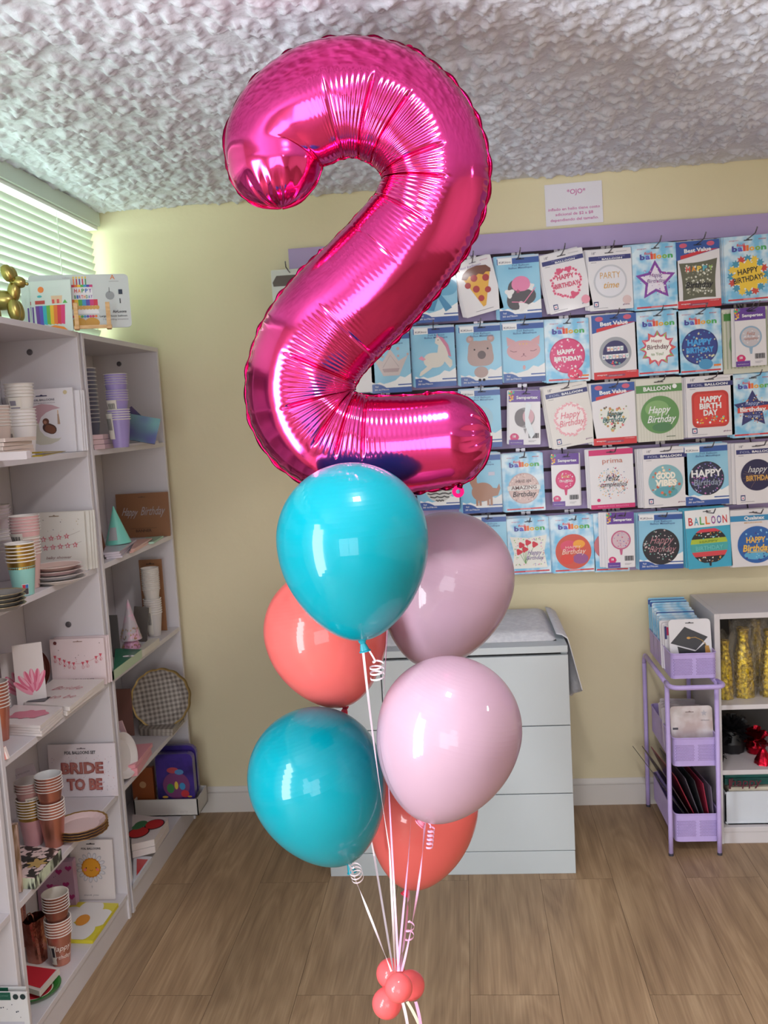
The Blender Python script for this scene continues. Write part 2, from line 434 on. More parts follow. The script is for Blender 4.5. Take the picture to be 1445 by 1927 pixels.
# ------------------------------------------------------------------ bookcases on the left
XF = -1.094
LV = {1: 1.442, 2: 1.100, 3: .752, 4: .405, 5: .083}
def bookcase(y0, y1, label, seams):
    root = empty('bookcase', (XL+.125, (y0+y1)/2, 0)); inv = root.matrix_world.inverted(); t = .016
    for yy in (y0, y1-t):
        mb = MB(); mb.T = inv; mb.box(XL+.006, yy, 0, XF, yy+t, 1.785, WHITE); mb.build('side_panel', root, bevel=.0012)
    mb = MB(); mb.T = inv; mb.box(XL+.002, y0, .03, XL+.0055, y1, 1.785, WHITE)
    for sy in seams: mb.box(XL+.0055, sy-.001, .03, XL+.0062, sy+.001, 1.77, DIM)
    mb.build('back_panel', root)
    mb = MB(); mb.T = inv; mb.box(XL+.006, y0+t, 1.769, XF, y1-t, 1.785, WHITE); mb.build('top_panel', root, bevel=.0012)
    for k in LV:
        mb = MB(); mb.T = inv; mb.box(XL+.0065, y0+t, LV[k]-.0165, XF-.001, y1-t, LV[k], WHITE); mb.build('shelf', root, bevel=.0012)
    mb = MB(); mb.T = inv; mb.box(XF-.022, y0+t, 0, XF-.006, y1-t, LV[5]-.0165, WHITE); mb.build('plinth', root)
    for zz in ((1.735, -1.238), (.93, -1.2)):
        mb = MB(); mb.T = inv; ring = ((.009, -.0005), (.009, -.002), (.005, -.003), (.0005, -.003))
        vs = [(zz[1]+r*math.cos(a*PI/8), y1-t+yy, zz[0]+r*math.sin(a*PI/8)) for r, yy in ring for a in range(16)]
        mb.add(vs, [(i*16+k, i*16+(k+1) % 16, i*16+16+(k+1) % 16, i*16+16+k) for i in range(3) for k in range(16)], M((88, 84, 88), .4)); mb.build('screw_cap', root)
    return tag(root, label, 'bookcase')
bookcase(2.648, 3.332, 'white bookcase nearest the corner under the cake balloon packs', [2.98])
bookcase(1.968, 2.630, 'white bookcase in the middle of the left row holding bride party goods', [2.30])
bookcase(1.27, 1.953, 'white bookcase at the near left, only its edge in view', [])

# ------------------------------------------------------------------ slatwall
GZ = [2.030-.0765*k for k in range(16)]
def slatwall():
    root = empty('slatwall', (1.3, YB-.012, .88)); inv = root.matrix_world.inverted()
    x0, x1, yf = -.597, XR-.1, YB-.019
    mb = MB(); mb.T = inv; mb.box(x0, YB-.006, .886, x1, YB-.0005, 2.107, GROOVE)
    tops = [2.107]+[g-.0065 for g in GZ[:15]]; bots = [g+.0065 for g in GZ[:15]]+[.886]
    for a, b in zip(tops, bots): mb.box(x0, yf, b, x1, YB-.0055, a, LILAC)
    mb.build('slat_board', root)
    mb = MB(); mb.T = inv
    for g in GZ[:15]: mb.box(x0+.001, YB-.0075, g-.0066, x1-.001, YB-.0055, g+.0066, GROOVE)
    mb.build('groove_lining', root)
    return tag(root, 'lilac slatwall panel with dark grooves on the cream back wall', 'slatwall')
slatwall()

# paper notice above it
def sign():
    c = at(1080, 383, YB-.004); w, h = .198, .142
    root = empty('paper_notice', T(c.x, YB-.0022, c.z-h/2) @ Ry(-.5)); mb = MB(); mb.prism(rrect(w, h, .001, 1, 0, h/2), -.0012, 0, M((226, 222, 232), .5)); mb.build('sheet', root)
    a = Art(w, h, -.0012); pk = M((196, 90, 160), .6)
    a.text('*OJO*', .55, .735, .085, pk, bold=.01)
    a.text('inflado en helio tiene costo', .5, .36, .05, pk, fit=.90, bold=.012)
    a.text('adicional de $2 a $8', .5, .235, .05, pk, fit=.66, bold=.012)
    a.text('depende del tamaño.'.replace('depende', 'dependiendo'), .5, .10, .05, pk, fit=.84, bold=.012)
    a.build('lettering', root)
    tag(root, 'white paper notice reading OJO in pink, taped above the slatwall', 'notice')
sign()
# ================================================================== THE BALLOON BOUQUET
def catmull(P, n):
    out = []
    for i in range(len(P)-1):
        p0 = P[max(i-1, 0)]; p1 = P[i]; p2 = P[i+1]; p3 = P[min(i+2, len(P)-1)]
        for k in range(n):
            t = k/n
            out.append(tuple(.5*((2*p1[j])+(-p0[j]+p2[j])*t+(2*p0[j]-5*p1[j]+4*p2[j]-p3[j])*t*t+(-p0[j]+3*p1[j]-3*p2[j]+p3[j])*t**3) for j in range(len(p1))))
    out.append(tuple(P[-1])); return out
def sst(a, b, x):
    t = min(max((x-a)/(b-a), 0), 1); return t*t*(3-2*t)
FOIL = bpy.data.materials.new('magenta_foil'); FOIL.use_nodes = True
_N, _L, _b = nodes(FOIL); _b.inputs['Base Color'].default_value = (.80, .065, .31, 1); _b.inputs['Metallic'].default_value = 1; _b.inputs['Roughness'].default_value = .12
_tc = _N.new('ShaderNodeTexCoord'); _nz = _N.new('ShaderNodeTexNoise'); _nz.inputs['Scale'].default_value = 14; _nz.inputs['Detail'].default_value = 2
_bp = _N.new('ShaderNodeBump'); _bp.inputs['Strength'].default_value = .25; _bp.inputs['Distance'].default_value = .004
_L.new(_tc.outputs['Object'], _nz.inputs[0]); _L.new(_nz.outputs[0], _bp.inputs['Height']); _L.new(_bp.outputs[0], _b.inputs['Normal'])

def number_balloon():
    YN = 1.83; m = YN/FPX
    spine = [(517, 303, 88), (515, 270, 90.5), (534, 239, 97), (566, 214, 103), (613, 191, 105), (668, 183, 104), (728, 198, 104), (782, 238, 101), (813, 292, 98),
             (819, 350, 97), (795, 415, 99), (748, 478, 103), (692, 540, 106), (634, 597, 107), (590, 652, 105), (566, 714, 103), (572, 772, 104), (609, 818, 100), (672, 839, 96), (760, 837, 92), (838, 828, 88)]
    raw = catmull(spine, 12)
    W = [(at(x, y, YN), hw*m) for x, y, hw in raw]
    P = [(w[0].x, w[0].z, w[1]) for w in W]
    # arc-length resample
    L = [0]
    for i in range(1, len(P)): L.append(L[-1]+math.hypot(P[i][0]-P[i-1][0], P[i][1]-P[i-1][1]))
    tot = L[-1]; ds = .00145; n = int(tot/ds); pts = []; j = 0
    for i in range(n+1):
        s = tot*i/n
        while j < len(L)-2 and L[j+1] < s: j += 1
        t = (s-L[j])/(L[j+1]-L[j]); a, b = P[j], P[j+1]; pts.append((a[0]+(b[0]-a[0])*t, a[1]+(b[1]-a[1])*t, a[2]+(b[2]-a[2])*t, s))
    tan = []
    for i in range(len(pts)):
        a = pts[max(i-6, 0)]; b = pts[min(i+6, n)]; d = math.hypot(b[0]-a[0], b[1]-a[1]); tan.append(((b[0]-a[0])/d, (b[1]-a[1])/d))
    kap = []
    for i in range(len(pts)):
        a = tan[max(i-30, 0)]; b = tan[min(i+30, n)]; cr = a[0]*b[1]-a[1]*b[0]
        kap.append(cr/(max(pts[min(i+30, n)][3]-pts[max(i-30, 0)][3], 1e-6)))
    # stations: start cap, body, end cap  (x, z, hw, s, tx, tz, kappa, capt)
    ST = []; NC = 46
    for side in (0, 1):
        e = pts[0] if side == 0 else pts[-1]; tx, tz = tan[0] if side == 0 else tan[-1]
        R = e[2]*.96
        rows = []
        for q in range(1, NC+1):
            ph = q/NC*PI/2; d = R*math.sin(ph)*(1 if side else -1)
            rows.append((e[0]+tx*d, e[1]+tz*d, max(e[2]*math.cos(ph), .0006), e[3]+d, tx, tz, 0, math.sin(ph)))
        if side == 0: ST += rows[::-1]; ST += [(*p, *t, k, 0) for p, t, k in zip(pts, tan, kap)]
        else: ST += rows
    NA = 84; vs = []; R = random.Random(4)
    # where the long radial creases sit along the spine, fractions of the length, from where they were seen
    def s_at(px, py):
        w = at(px, py, YN); return min(pts, key=lambda p: (p[0]-w.x)**2+(p[1]-w.z)**2)[3]
    cre = [s_at(*q) for q in ((625, 190), (705, 195), (760, 225), (808, 300), (822, 350), (790, 420), (735, 490), (632, 600), (580, 680), (575, 760), (612, 815), (645, 835), (690, 838))]
    cre = sorted(cre)
    org = Vector((pts[n//2][0], YN, pts[n//2][1]))
    for (x, z, hw, s, tx, tz, k, ct) in ST:
        nx, nz = -tz, tx                       # left normal
        ks = max(-1, min(1, k*.16)); inn = 1 if k > 0 else -1
        near = min((abs(s-c), c) for c in cre)
        prev = max([c for c in cre if c <= s], default=cre[0]); nxt = min([c for c in cre if c > s], default=cre[-1])
        ph = (s-prev)/(nxt-prev) if nxt > prev else 0
        wob = .0035*noise.noise(Vector((s*9, 0, 1)))
        for a in range(NA):
            th = 2*PI*a/NA; c = math.cos(th); q = math.sin(th)
            lat = c; dep = (abs(q)**1.08)*(1 if q > 0 else -1)
            Tm = hw*.80*(1 if ct == 0 else (1-.10*ct))
            if ct > 0: Tm = hw*.80
            wi = lat*inn                       # 1 at the inner edge of the bend
            K = min(1, abs(k)*.17)*sst(.10, .27, s)
            face = abs(dep)
            z1 = sst(-.28, .02, wi)*K
            ridge = .5+.5*math.sin(2*PI*(s+wob)/.0098+.6*math.sin(lat*3))
            d = -.0017*z1*ridge*sst(0, .25, face)*(1-.5*sst(.55, 1, wi))
            d -= .0085*z1*math.exp(-(near[0]/.0030)**2)
            d += .0050*z1*math.sin(PI*ph)*sst(-.1, .6, wi)
            # pleats running off both seams
            d -= .0016*sst(.80, .97, abs(lat))*(.5+.5*math.sin(2*PI*s/.013+lat))*(1 if ct == 0 else 0)*(.25+.75*K)
            if ct > 0 or s < .03 or s > tot-.03:
                cc = ct if ct > 0 else 0
                pr = math.sin(lat*26+.9*math.sin(lat*5+1)); d -= .0062*sst(.55, .97, cc)*(.5+.5*pr)*min(1, hw/.03)
                d -= .004*sst(.15, .6, cc)*abs(math.sin(lat*9))**6*min(1, hw/.03)
            d += .0022*noise.noise(Vector((s*7, lat*1.6, 2 if q > 0 else 7)))*face
            # diagonal soft folds on the top of the tube
            sg = 1 if q > 0 else -1
            y = (dep*Tm+(d*sg if abs(dep) > .02 else 0))
            if abs(dep) < .35: lat2 = lat*(1+d*.5/max(hw, .02))
            else: lat2 = lat
            vs.append((x+nx*lat2*hw-org.x, -y, z+nz*lat2*hw-org.z))
    NS = len(ST); mb = MB()
    fs = [(i*NA+a, i*NA+(a+1) % NA, (i+1)*NA+(a+1) % NA, (i+1)*NA+a) for i in range(NS-1) for a in range(NA)]
    fs += [tuple(range(NA))[::-1], tuple((NS-1)*NA+a for a in range(NA))]
    mb.add(vs, fs, FOIL, True)
    root = empty('number_balloon', T(org)); mb.build('foil_body', root)
    # welded rim that shows as small crimson ruffles outside the seam
    RIM = M((150, 14, 66), .25, 1); mb = MB()
    for sg in (1, -1):
        A = []
        for i, (x, z, hw, s, tx, tz, k, ct) in enumerate(ST[::3]):
            nx, nz = -tz, tx; sc = abs(math.sin(PI*s/.026+sg)); w = .0022+.0040*sc*(1 if k*sg < .5 else .15)
            if ct > 0:
                w = .002+.002*sc
            y = .0035*math.sin(2*PI*s/.052+sg)*sc
            cx, cz = nx*sg*hw, nz*sg*hw
            # push outward along the outline normal (radial in the caps)
            if ct > 0:
                dd = 1 if i > 10 else -1; ox, oz = nx*sg*math.sqrt(max(0, 1-ct*ct))+tx*dd*ct, nz*sg*math.sqrt(max(0, 1-ct*ct))+tz*dd*ct
            else: ox, oz = nx*sg, nz*sg
            A.append(((x+cx-org.x-ox*.002, 0, z+cz-org.z-oz*.002), (x+cx+ox*w-org.x, y, z+cz+oz*w-org.z)))
        vv = [p for ab in A for p in ((ab[0][0], -.0004, ab[0][2]), (ab[1][0], ab[1][1]-.0004, ab[1][2]), (ab[1][0], ab[1][1]+.0004, ab[1][2]), (ab[0][0], .0004, ab[0][2]))]
        mb.add(vv, [(i*4+k, i*4+(k+1) % 4, i*4+4+(k+1) % 4, i*4+4+k) for i in range(len(A)-1) for k in range(4)], RIM, True)
    mb.build('seam_rim', root)
    # hanging tab with an eyelet at the top and the filling tab at the lower right
    for px, py, r, ang in ((769, 93, .009, 20), (862, 925, .012, -100)):
        c = at(px, py, YN)-org; mb = MB(); k = 20; a0 = math.radians(ang)
        o = [(c.x+r*math.cos(2*PI*i/k), c.z+r*math.sin(2*PI*i/k)) for i in range(k)]; q = [(c.x+r*.35*math.cos(2*PI*i/k), c.z+r*.35*math.sin(2*PI*i/k)) for i in range(k)]
        vv = [(p[0], y, p[1]) for y in (-.0006, .0006) for ring in (o, q) for p in ring]
        fs = []
        for i in range(k):
            j = (i+1) % k; fs += [(i, j, k+j, k+i), (2*k+j, 2*k+i, 3*k+i, 3*k+j), (j, i, 2*k+i, 2*k+j), (k+i, k+j, 3*k+j, 3*k+i)]
        mb.add(vv, fs, RIM)
        d = Vector((at(755 if py < 500 else 868, 112 if py < 500 else 905, YN)-org)); d.y = 0
        mb.tube([Vector((c.x, 0, c.z))+(d-Vector((c.x, 0, c.z)))*.35, d], .006, RIM, 6)
        mb.build('hanging_tab' if py < 500 else 'filling_tab', root)
    return tag(root, 'large magenta foil balloon shaped like the number two, just under the ceiling', 'balloon')
number_balloon()

def latex_mat(name, c, sub=.12):
    m = bpy.data.materials.new(name); m.use_nodes = True; N, L, b = nodes(m)
    b.inputs['Base Color'].default_value = (*lin(c), 1); b.inputs['Roughness'].default_value = .3; b.inputs['Specular IOR Level'].default_value = .15
    b.inputs['Coat Weight'].default_value = .6; b.inputs['Coat Roughness'].default_value = .035
    tr = N.new('ShaderNodeBsdfTranslucent'); tr.inputs[0].default_value = (*lin(c), 1)
    mx = N.new('ShaderNodeMixShader'); mx.inputs[0].default_value = sub
    L.new(b.outputs[0], mx.inputs[1]); L.new(tr.outputs[0], mx.inputs[2]); L.new(mx.outputs[0], N['Material Output'].inputs[0])
    return m
TEAL = latex_mat('turquoise_latex', (0, 150, 168)); PINK = latex_mat('pale_pink_latex', (194, 160, 180), .15); CORAL = latex_mat('coral_latex', (236, 108, 104)); CORAL2 = latex_mat('bright_coral_latex', (255, 108, 112))
TEALK = M((0, 140, 160), .4); PINKK = M((240, 130, 160), .4); CORK = M((205, 40, 70), .4)
def balloon(label, cat_mat, kmat, cx, cy, dia, kx, ky, Y, ratio=1.30, kl=.020, name='latex_balloon', group=None, knot_dir=None):
    r = dia/2*Y/FPX; c = at(cx, cy, Y); k = at(kx, ky, Y); ax = (k-c); L = ax.length; z = -ax.normalized()
    xx = Vector((0, 1, 0)).cross(z).normalized(); yy = z.cross(xx)
    mw = Matrix(((xx.x, yy.x, z.x, c.x), (xx.y, yy.y, z.y, c.y), (xx.z, yy.z, z.z, c.z), (0, 0, 0, 1)))
    prof = []
    for i in range(25):
        a = PI/2*(1-i/24); prof.append((max(r*math.cos(a), .0002), r*1.0*math.sin(a)))
    n = 34; lo = L
    for i in range(1, n+1):
        u = i/n; rr = r*math.sqrt(max(0, 1-u**2.05))*(1-.17*u**2.2); rr = max(rr, .0038)
        if u > .985: rr = max(.0040, rr*.8)
        prof.append((rr, -lo*u))
    root = empty(name, mw); mb = MB(); mb.lathe(prof, cat_mat, 56); mb.add([(0.0002*math.cos(2*PI*i/8), .0002*math.sin(2*PI*i/8), r) for i in range(8)], [tuple(range(8))], cat_mat, True)
    mb.build('balloon_body', root)
    kb = MB(); q = .0042
    kp = [(q*.8, .003), (q*1.5, -.001), (q*1.25, -.005), (q*.95, -.007), (q*1.3, -kl*.6), (q*1.7, -kl), (q*2.1, -kl-.001), (q*2.1, -kl-.003), (q*1.3, -kl-.003), (q*.9, -kl*.7), (.0003, -kl*.55)]
    kd = T(0, 0, -lo)
    if knot_dir: kd = kd @ Ry(knot_dir)
    kb.T = kd; kb.lathe(kp, kmat, 16, mod=lambda a: 1+.25*math.cos(2*a)); kb.build('knot', root)
    tag(root, label, 'balloon', group)
    return k
K = {}
K['T1'] = balloon('turquoise latex balloon at the top of the bouquet, touching the foil number', TEAL, TEALK, 663, 1013, 290, 681, 1204, 1.66, knot_dir=-10)
K['P1'] = balloon('pale pink latex balloon on the right behind the upper turquoise one', PINK, PINKK, 843, 1087, 252, 793, 1252, 2.02)
K['C1'] = balloon('coral latex balloon on the left behind the upper turquoise one', CORAL, CORK, 611, 1185, 236, 650, 1328, 1.90, knot_dir=25)
K['T2'] = balloon('turquoise latex balloon at the lower left of the bouquet', TEAL, TEALK, 594, 1460, 268, 655, 1621, 1.78, kl=.022)
K['P2'] = balloon('pale pink latex balloon in front on the right of the lower turquoise one', PINK, PINKK, 846, 1371, 279, 800, 1541, 1.68, knot_dir=30, kl=.013)
K['C2'] = balloon('coral latex balloon lowest and furthest back, before the white dresser', CORAL, CORK, 797, 1518, 214, 769, 1669, 2.10, knot_dir=15)
minis = [('front middle', 750, 1859, 56, 760, 1815, 1.655), ('lower left', 728, 1888, 60, 752, 1862, 1.71), ('upper left', 735, 1832, 58, 752, 1850, 1.745), ('right', 772, 1854, 58, 752, 1852, 1.73)]
for nm, x, y, d, kx, ky, Y in minis:
    c = at(x, y, Y); r = d/2*Y/FPX*1.0; g = at(755, 1855, 1.70); z = (c-g).normalized(); xx = z.orthogonal().normalized(); yy = z.cross(xx)
    mw = Matrix(((xx.x, yy.x, z.x, c.x), (xx.y, yy.y, z.y, c.y), (xx.z, yy.z, z.z, c.z), (0, 0, 0, 1)))
    root = empty('mini_balloon', mw); mb = MB()
    mb.lathe([(max(.0002, r*math.cos(a)), r*math.sin(a)*(1 if a > 0 else 1.12)) for a in [PI/2-PI*i/30*.985 for i in range(31)]], CORAL2, 40); mb.build('balloon_body', root)
    kb = MB(); kb.lathe([(.002, -r*1.05), (.0035, -r*1.12), (.002, -r*1.18), (.005, -r*1.3), (.0006, -r*1.28)], CORK, 12); kb.build('knot', root)
    tag(root, 'small coral balloon under the gathered ribbons, %s of the four' % nm, 'balloon', 'small coral balloons gathering the ribbons')

# curling ribbons
RW = M((238, 224, 234), .3, 0, .4); RP = M((236, 176, 214), .28, 0, .4)
G = at(748, 1828, 1.665)
def bez(a, b, bend, n=40):
    a = Vector(a); b = Vector(b); mid = (a+b)/2+Vector(bend)
    return [a*(1-t)**2+mid*2*t*(1-t)+b*t*t for t in [i/n for i in range(n+1)]]
def helix(start, axis, r, turns, length, n=16, ph=0):
    axis = Vector(axis).normalized(); u = axis.orthogonal().normalized(); v = axis.cross(u); st = Vector(start); out = []
    N = int(turns*n)
    for i in range(N+1):
        a = 2*PI*i/n+ph; rr = r*min(1, i/6+.1)
        out.append(st+axis*(length*i/N)+u*rr*(math.cos(a))+v*rr*math.sin(a))
    return out
def ribbon(name_label, key, mat, gx, bend=(0, 0, 0), curl=None, tw=2.0, ph=0, via=None, w=.0044):
    a = K[key] if isinstance(key, str) else at(*key); b = G+Vector((gx, 0, 0))
    if via: p = bez(a, via, bend)[:-1]+bez(via, b, (0, 0, 0))
    else: p = bez(a, b, bend)
    root = empty('curling_ribbon', T(a)); inv = root.matrix_world.inverted(); mb = MB(); mb.T = inv
    mb.ribbon(p, w, mat, lambda t: (math.cos(ph+tw*t*4), math.sin(ph+tw*t*4), 0)); mb.build('ribbon_strand', root)
    if curl:
        mb = MB(); mb.T = inv
        for (st, axis, r, turns, ln) in curl:
            hx = helix(st, axis, r, turns, ln); lead = bez(a, hx[0], (.004, 0, -.004), 8)
            mb.ribbon(lead+hx[1:], w*.8, mat, Vector(axis).normalized())
        mb.build('ribbon_curl', root)
    return tag(root, name_label, 'ribbon', 'curling ribbons of the balloon bouquet')
def cp(x, y, Y): return at(x, y, Y)
ribbon('white curling ribbon of the upper turquoise balloon, with a curl right of its knot', 'T1', RW, -.004, (-.006, 0, 0), [(cp(708, 1245, 1.66), (0, .15, -1), .0135, 3.2, .034)], 1.1, via=at(733, 1600, 1.58))
ribbon('white curling ribbon of the lower turquoise balloon, with loops under its knot', 'T2', RW, -.012, (.0, 0, .004), [(cp(667, 1632, 1.72), (.1, .5, -1), .0125, 3.2, .036)], 1.3, ph=.5)
ribbon('pink curling ribbon of the front pale pink balloon, with a tight curl below its knot', 'P2', RP, .008, (.014, 0, .0), [(cp(812, 1556, 1.67), (-.15, 0, -1), .0065, 5.2, .042)], 1.6, ph=.2)
ribbon('pale ribbon of the coral balloon on the left, passing behind the turquoise one', 'C1', RW, -.008, (0, 0, 0), None, 1.0, ph=.8, via=at(704, 1610, 1.97))
ribbon('thin pale ribbon of the pink balloon behind, hanging before the dresser', 'P1', RP, .0, (0, 0, 0), None, .9, ph=.1, w=.0045, via=at(768, 1620, 1.80))
ribbon('pink curling ribbon of the lowest coral balloon, with a loose curl above the small balloons', 'C2', RP, .004, (.006, 0, 0), [(cp(772, 1733, 1.72), (-.1, 0, -1), .0085, 2.3, .042)], 1.3, ph=.4)
ribbon('pink ribbon of the foil number balloon, running behind the latex balloons', (742, 930, 1.86), RP, .002, (0, 0, 0), None, .8, ph=.0, w=.0045, via=at(722, 1310, 1.79))
# tails below the small balloons down to the floor
for lb, mat, x, x2, Y in (('white ribbon tail directly under the small coral balloons', RW, 757, 770, 1.70), ('cream ribbon tail curving right under the small coral balloons', M((226, 216, 196), .4), 766, 800, 1.69), ('lilac ribbon tail ending in a fold right of the other tails', RP, 782, 795, 1.69)):
    a = at(x, 1885, Y); e = at(x2, 1960, Y); fl = Vector((e.x, e.y, .004)); root = empty('ribbon_tail', T(a)); mb = MB(); mb.T = root.matrix_world.inverted()
    mb.ribbon(bez(a, e, (.004, 0, .006), 14)[:-1]+bez(e, fl, (.01, 0, 0), 20), .0060, mat, lambda t: (math.cos(t*1.5), math.sin(t*1.5), 0)); mb.build('ribbon_strand', root)
    tag(root, lb, 'ribbon', 'ribbon tails under the bouquet')
# ================================================================== PACKAGES ON THE SLATWALL
def skymat(name, c1, c2, sc, lo, hi): return noise_mat(name, c1, c2, sc, .38, lo, hi, 2, .35)
SKY = skymat('sky_print', (120, 190, 228), (214, 232, 244), 22, .40, .62)
SKYB = noise_mat('soft_blue_print', (128, 190, 222), (150, 204, 230), 8, .38, .35, .65, 1, .35)
CARDW = M((226, 222, 226), .38, 0, .35); CARDC = M((222, 218, 210), .45, 0, .2)
NAVY = M((40, 44, 112), .4, 0, .3); BLUE = M((44, 84, 160), .4, 0, .3); RED = M((206, 44, 54), .4, 0, .3); WH = M((238, 238, 240), .45)
BLK = M((34, 32, 40), .5); GREYT = M((130, 125, 138), .6); PURP = M((98, 54, 150), .4, 0, .3); MAG = M((206, 36, 110), .4, 0, .3)
GOLD = M((214, 164, 84), .45); SILV = M((150, 152, 158), .3, .5); CR = {}
def c(*a): return M(tuple(a), .42, 0, .2)
ORG = c(236, 128, 40); YEL = c(240, 200, 60); GRN = c(80, 170, 70); TQ = c(70, 180, 190); DBL = c(50, 70, 150); PKH = c(226, 90, 140)
RAINB = [c(66, 60, 150), c(90, 90, 190), c(220, 70, 60), c(232, 120, 50), c(240, 170, 50), c(130, 180, 60), c(70, 170, 90), c(50, 150, 200)]
BG = dict(front=3.305)

def short(t):
    for s in (' with a ', ' with '):
        if s in t: return 'the one with '+(t.split(s, 1)[1] if s == ' with ' else 'a '+t.split(s, 1)[1])
    return 'the '+t
def cut(t, n): return ' '.join(t.split()[:n]).rstrip(',')
def lay(parent, w, h, y, name, fn):
    a = Art(w, h, y); fn(a, w/h); return a.build(name, parent)

def header_common(kind, card, w, h, y):
    if kind == 'blue':
        def f(a, k):
            a.rect(0, .875, 1, .965, BLUE); a.rect(0, .965, 1, 1, c(190, 205, 222)); a.up().rect(.02, .875, .36, .975, WH)
        def f2(a, k):
            a.rect(0, 0, 1, .085, BLUE)
            a.poly([(0, .085), (1, .085), (1, .30), (.84, .24), (.72, .265), (.6, .2), (.45, .17), (.3, .15), (.2, .18), (.1, .16), (0, .19)], WH)
            a.up().poly([(0, .085), (.36, .085), (.30, .115), (.22, .14), (.12, .155), (0, .15)], BLUE); a.rect(.66, .115, 1, .135, BLUE)
        lay(card, w, h, y, 'header_band', f); lay(card, w, h, y, 'cloud_footer', f2)
        def g(a, k):
            a.up(3).text('KiKiioo', .19, .895, .05, GREYT, fit=.28, bold=.02); a.text('Foil Balloon', .56, .835, .045, c(70, 100, 150), fit=.4, bold=.01)
            a.text('Ballon Métallique', .55, .795, .045, c(70, 100, 150), fit=.56, bold=.01); a.text('Foil', .12, .095, .04, WH, bold=.01); a.text('30 in/76cm', .24, .045, .04, WH, fit=.36, bold=.01)
            a.slot(.55, .935, .2, BLK)
        lay(card, w, h, y, 'lettering', g)
    elif kind == 'cloud':
        def g(a, k):
            x = .12
            for i, (ch, wd) in enumerate(zip('balloon', (.12, .11, .06, .06, .12, .12, .12))):
                a.text(ch, x+wd/2+.05, .775, .115, RAINB[i], fit=wd*.95, bold=.045); x += wd+.004
            a.up(1).text('foil', .36, .845, .06, c(222, 60, 60), fit=.17, bold=.02)
            a.text('anagram', .22, .93, .03, c(206, 80, 110), fit=.2); a.text('amscan', .82, .93, .03, c(206, 50, 60), fit=.16, bold=.02)
            a.slot(.52, .925, .18)
        lay(card, w, h, y, 'lettering', g)
        lay(card, w, h, y, 'bottom_strip', lambda a, k: (a.rect(.06, .03, .96, .055, RED), a.up().rect(.38, .033, .64, .052, c(236, 130, 130))))
    elif kind == 'value':
        def f(a, k):
            a.poly([(0, .72), (1, .86), (1, 1), (0, 1)], BLUE); a.up().poly([(.10, .735), (.10, .79), (.62, .86), (.98, .865)], RED); a.disc(.17, .94, .09, c(206, 90, 120), 20, .6); a.disc(.80, .945, .09, c(206, 90, 120), 20, .6)
        lay(card, w, h, y, 'header_band', f); lay(card, w, h, y, 'footer_band', lambda a, k: (a.rect(0, .0, 1, .115, RED), a.up().rect(.26, .035, .70, .068, c(150, 60, 90))))
        def g(a, k):
            a.up(3).text('Best Value', .50, .835, .09, WH, fit=.62, bold=.03, rot=.03); a.text('anagram', .18, .06, .03, WH, fit=.22, bold=.01); a.text('amscan.com', .48, .042, .02, WH, fit=.3); a.text('1 foil balloon', .84, .09, .02, WH, fit=.22); a.slot(.5, .93, .18, BLK)
        lay(card, w, h, y, 'lettering', g)
    elif kind in ('foil', 'holo'):
        def f(a, k):
            a.rect(.03, .82, .99, .895, NAVY)
        def f2(a, k):
            a.rect(.10, .06, .21, .15, NAVY); a.up().rect(.12, .075, .19, .13, WH); a.disc(.155, .10, .018, MAG, 10)
        lay(card, w, h, y, 'header_band', f); lay(card, w, h, y, 'printed_icon', f2)
        def g(a, k):
            a.up(2).text('18"', .15, .925, .06, GREYT, bold=.01)
            if kind == 'holo': a.text('HOLOGRAPHIC', .56, .862, .03, c(140, 140, 190), fit=.6); a.text('BALLOON', .56, .83, .036, WH, fit=.46, bold=.03)
            else: a.text('FOIL', .24, .838, .05, c(176, 180, 214), fit=.24); a.text('BALLOON', .64, .838, .05, WH, fit=.48, bold=.03)
            a.text('globos', .84, .065, .03, c(120, 60, 110), fit=.16, bold=.02); a.rect(.1, .035, .42, .041, GREYT); a.rect(.08, .79, .2, .797, GREYT); a.rect(.66, .945, .9, .950, GREYT); a.slot(.5, .93, .2)
        lay(card, w, h, y, 'lettering', g)
    elif kind == 'semp':
        def f(a, k):
            a.rect(0, .79, 1, 1, PURP)
            a.up().dots(26, [c(236, 160, 40), c(220, 60, 60), c(70, 170, 190), c(240, 210, 120), c(90, 170, 80)], .03, (.0, .82, .16, .99), seed=3)
        def f2(a, k):
            a.fn(.17, .13, lambda t: .15 if t < PI else .13, MAG, 20); a.up().rect(0, 0, .46, .095, PURP)
        lay(card, w, h, y, 'header_band', f); lay(card, w, h, y, 'corner_badge', f2)
        def g(a, k):
            a.up(4).text('Sempertex', .58, .845, .10, WH, fit=.68, bold=.03); a.text('18', .17, .135, .08, WH, bold=.03); a.text('foil balloon', .23, .035, .03, WH, fit=.36)
            for i in range(11): a.rect(.62+i*.03, .12, .635+i*.03+(.006 if i % 3 else 0), .21, BLK)
            a.slot(.55, .93, .28, BLK); a.rect(.62, .05, .8, .055, GREYT); a.rect(.62, .07, .86, .075, GREYT)
        lay(card, w, h, y, 'lettering', g)

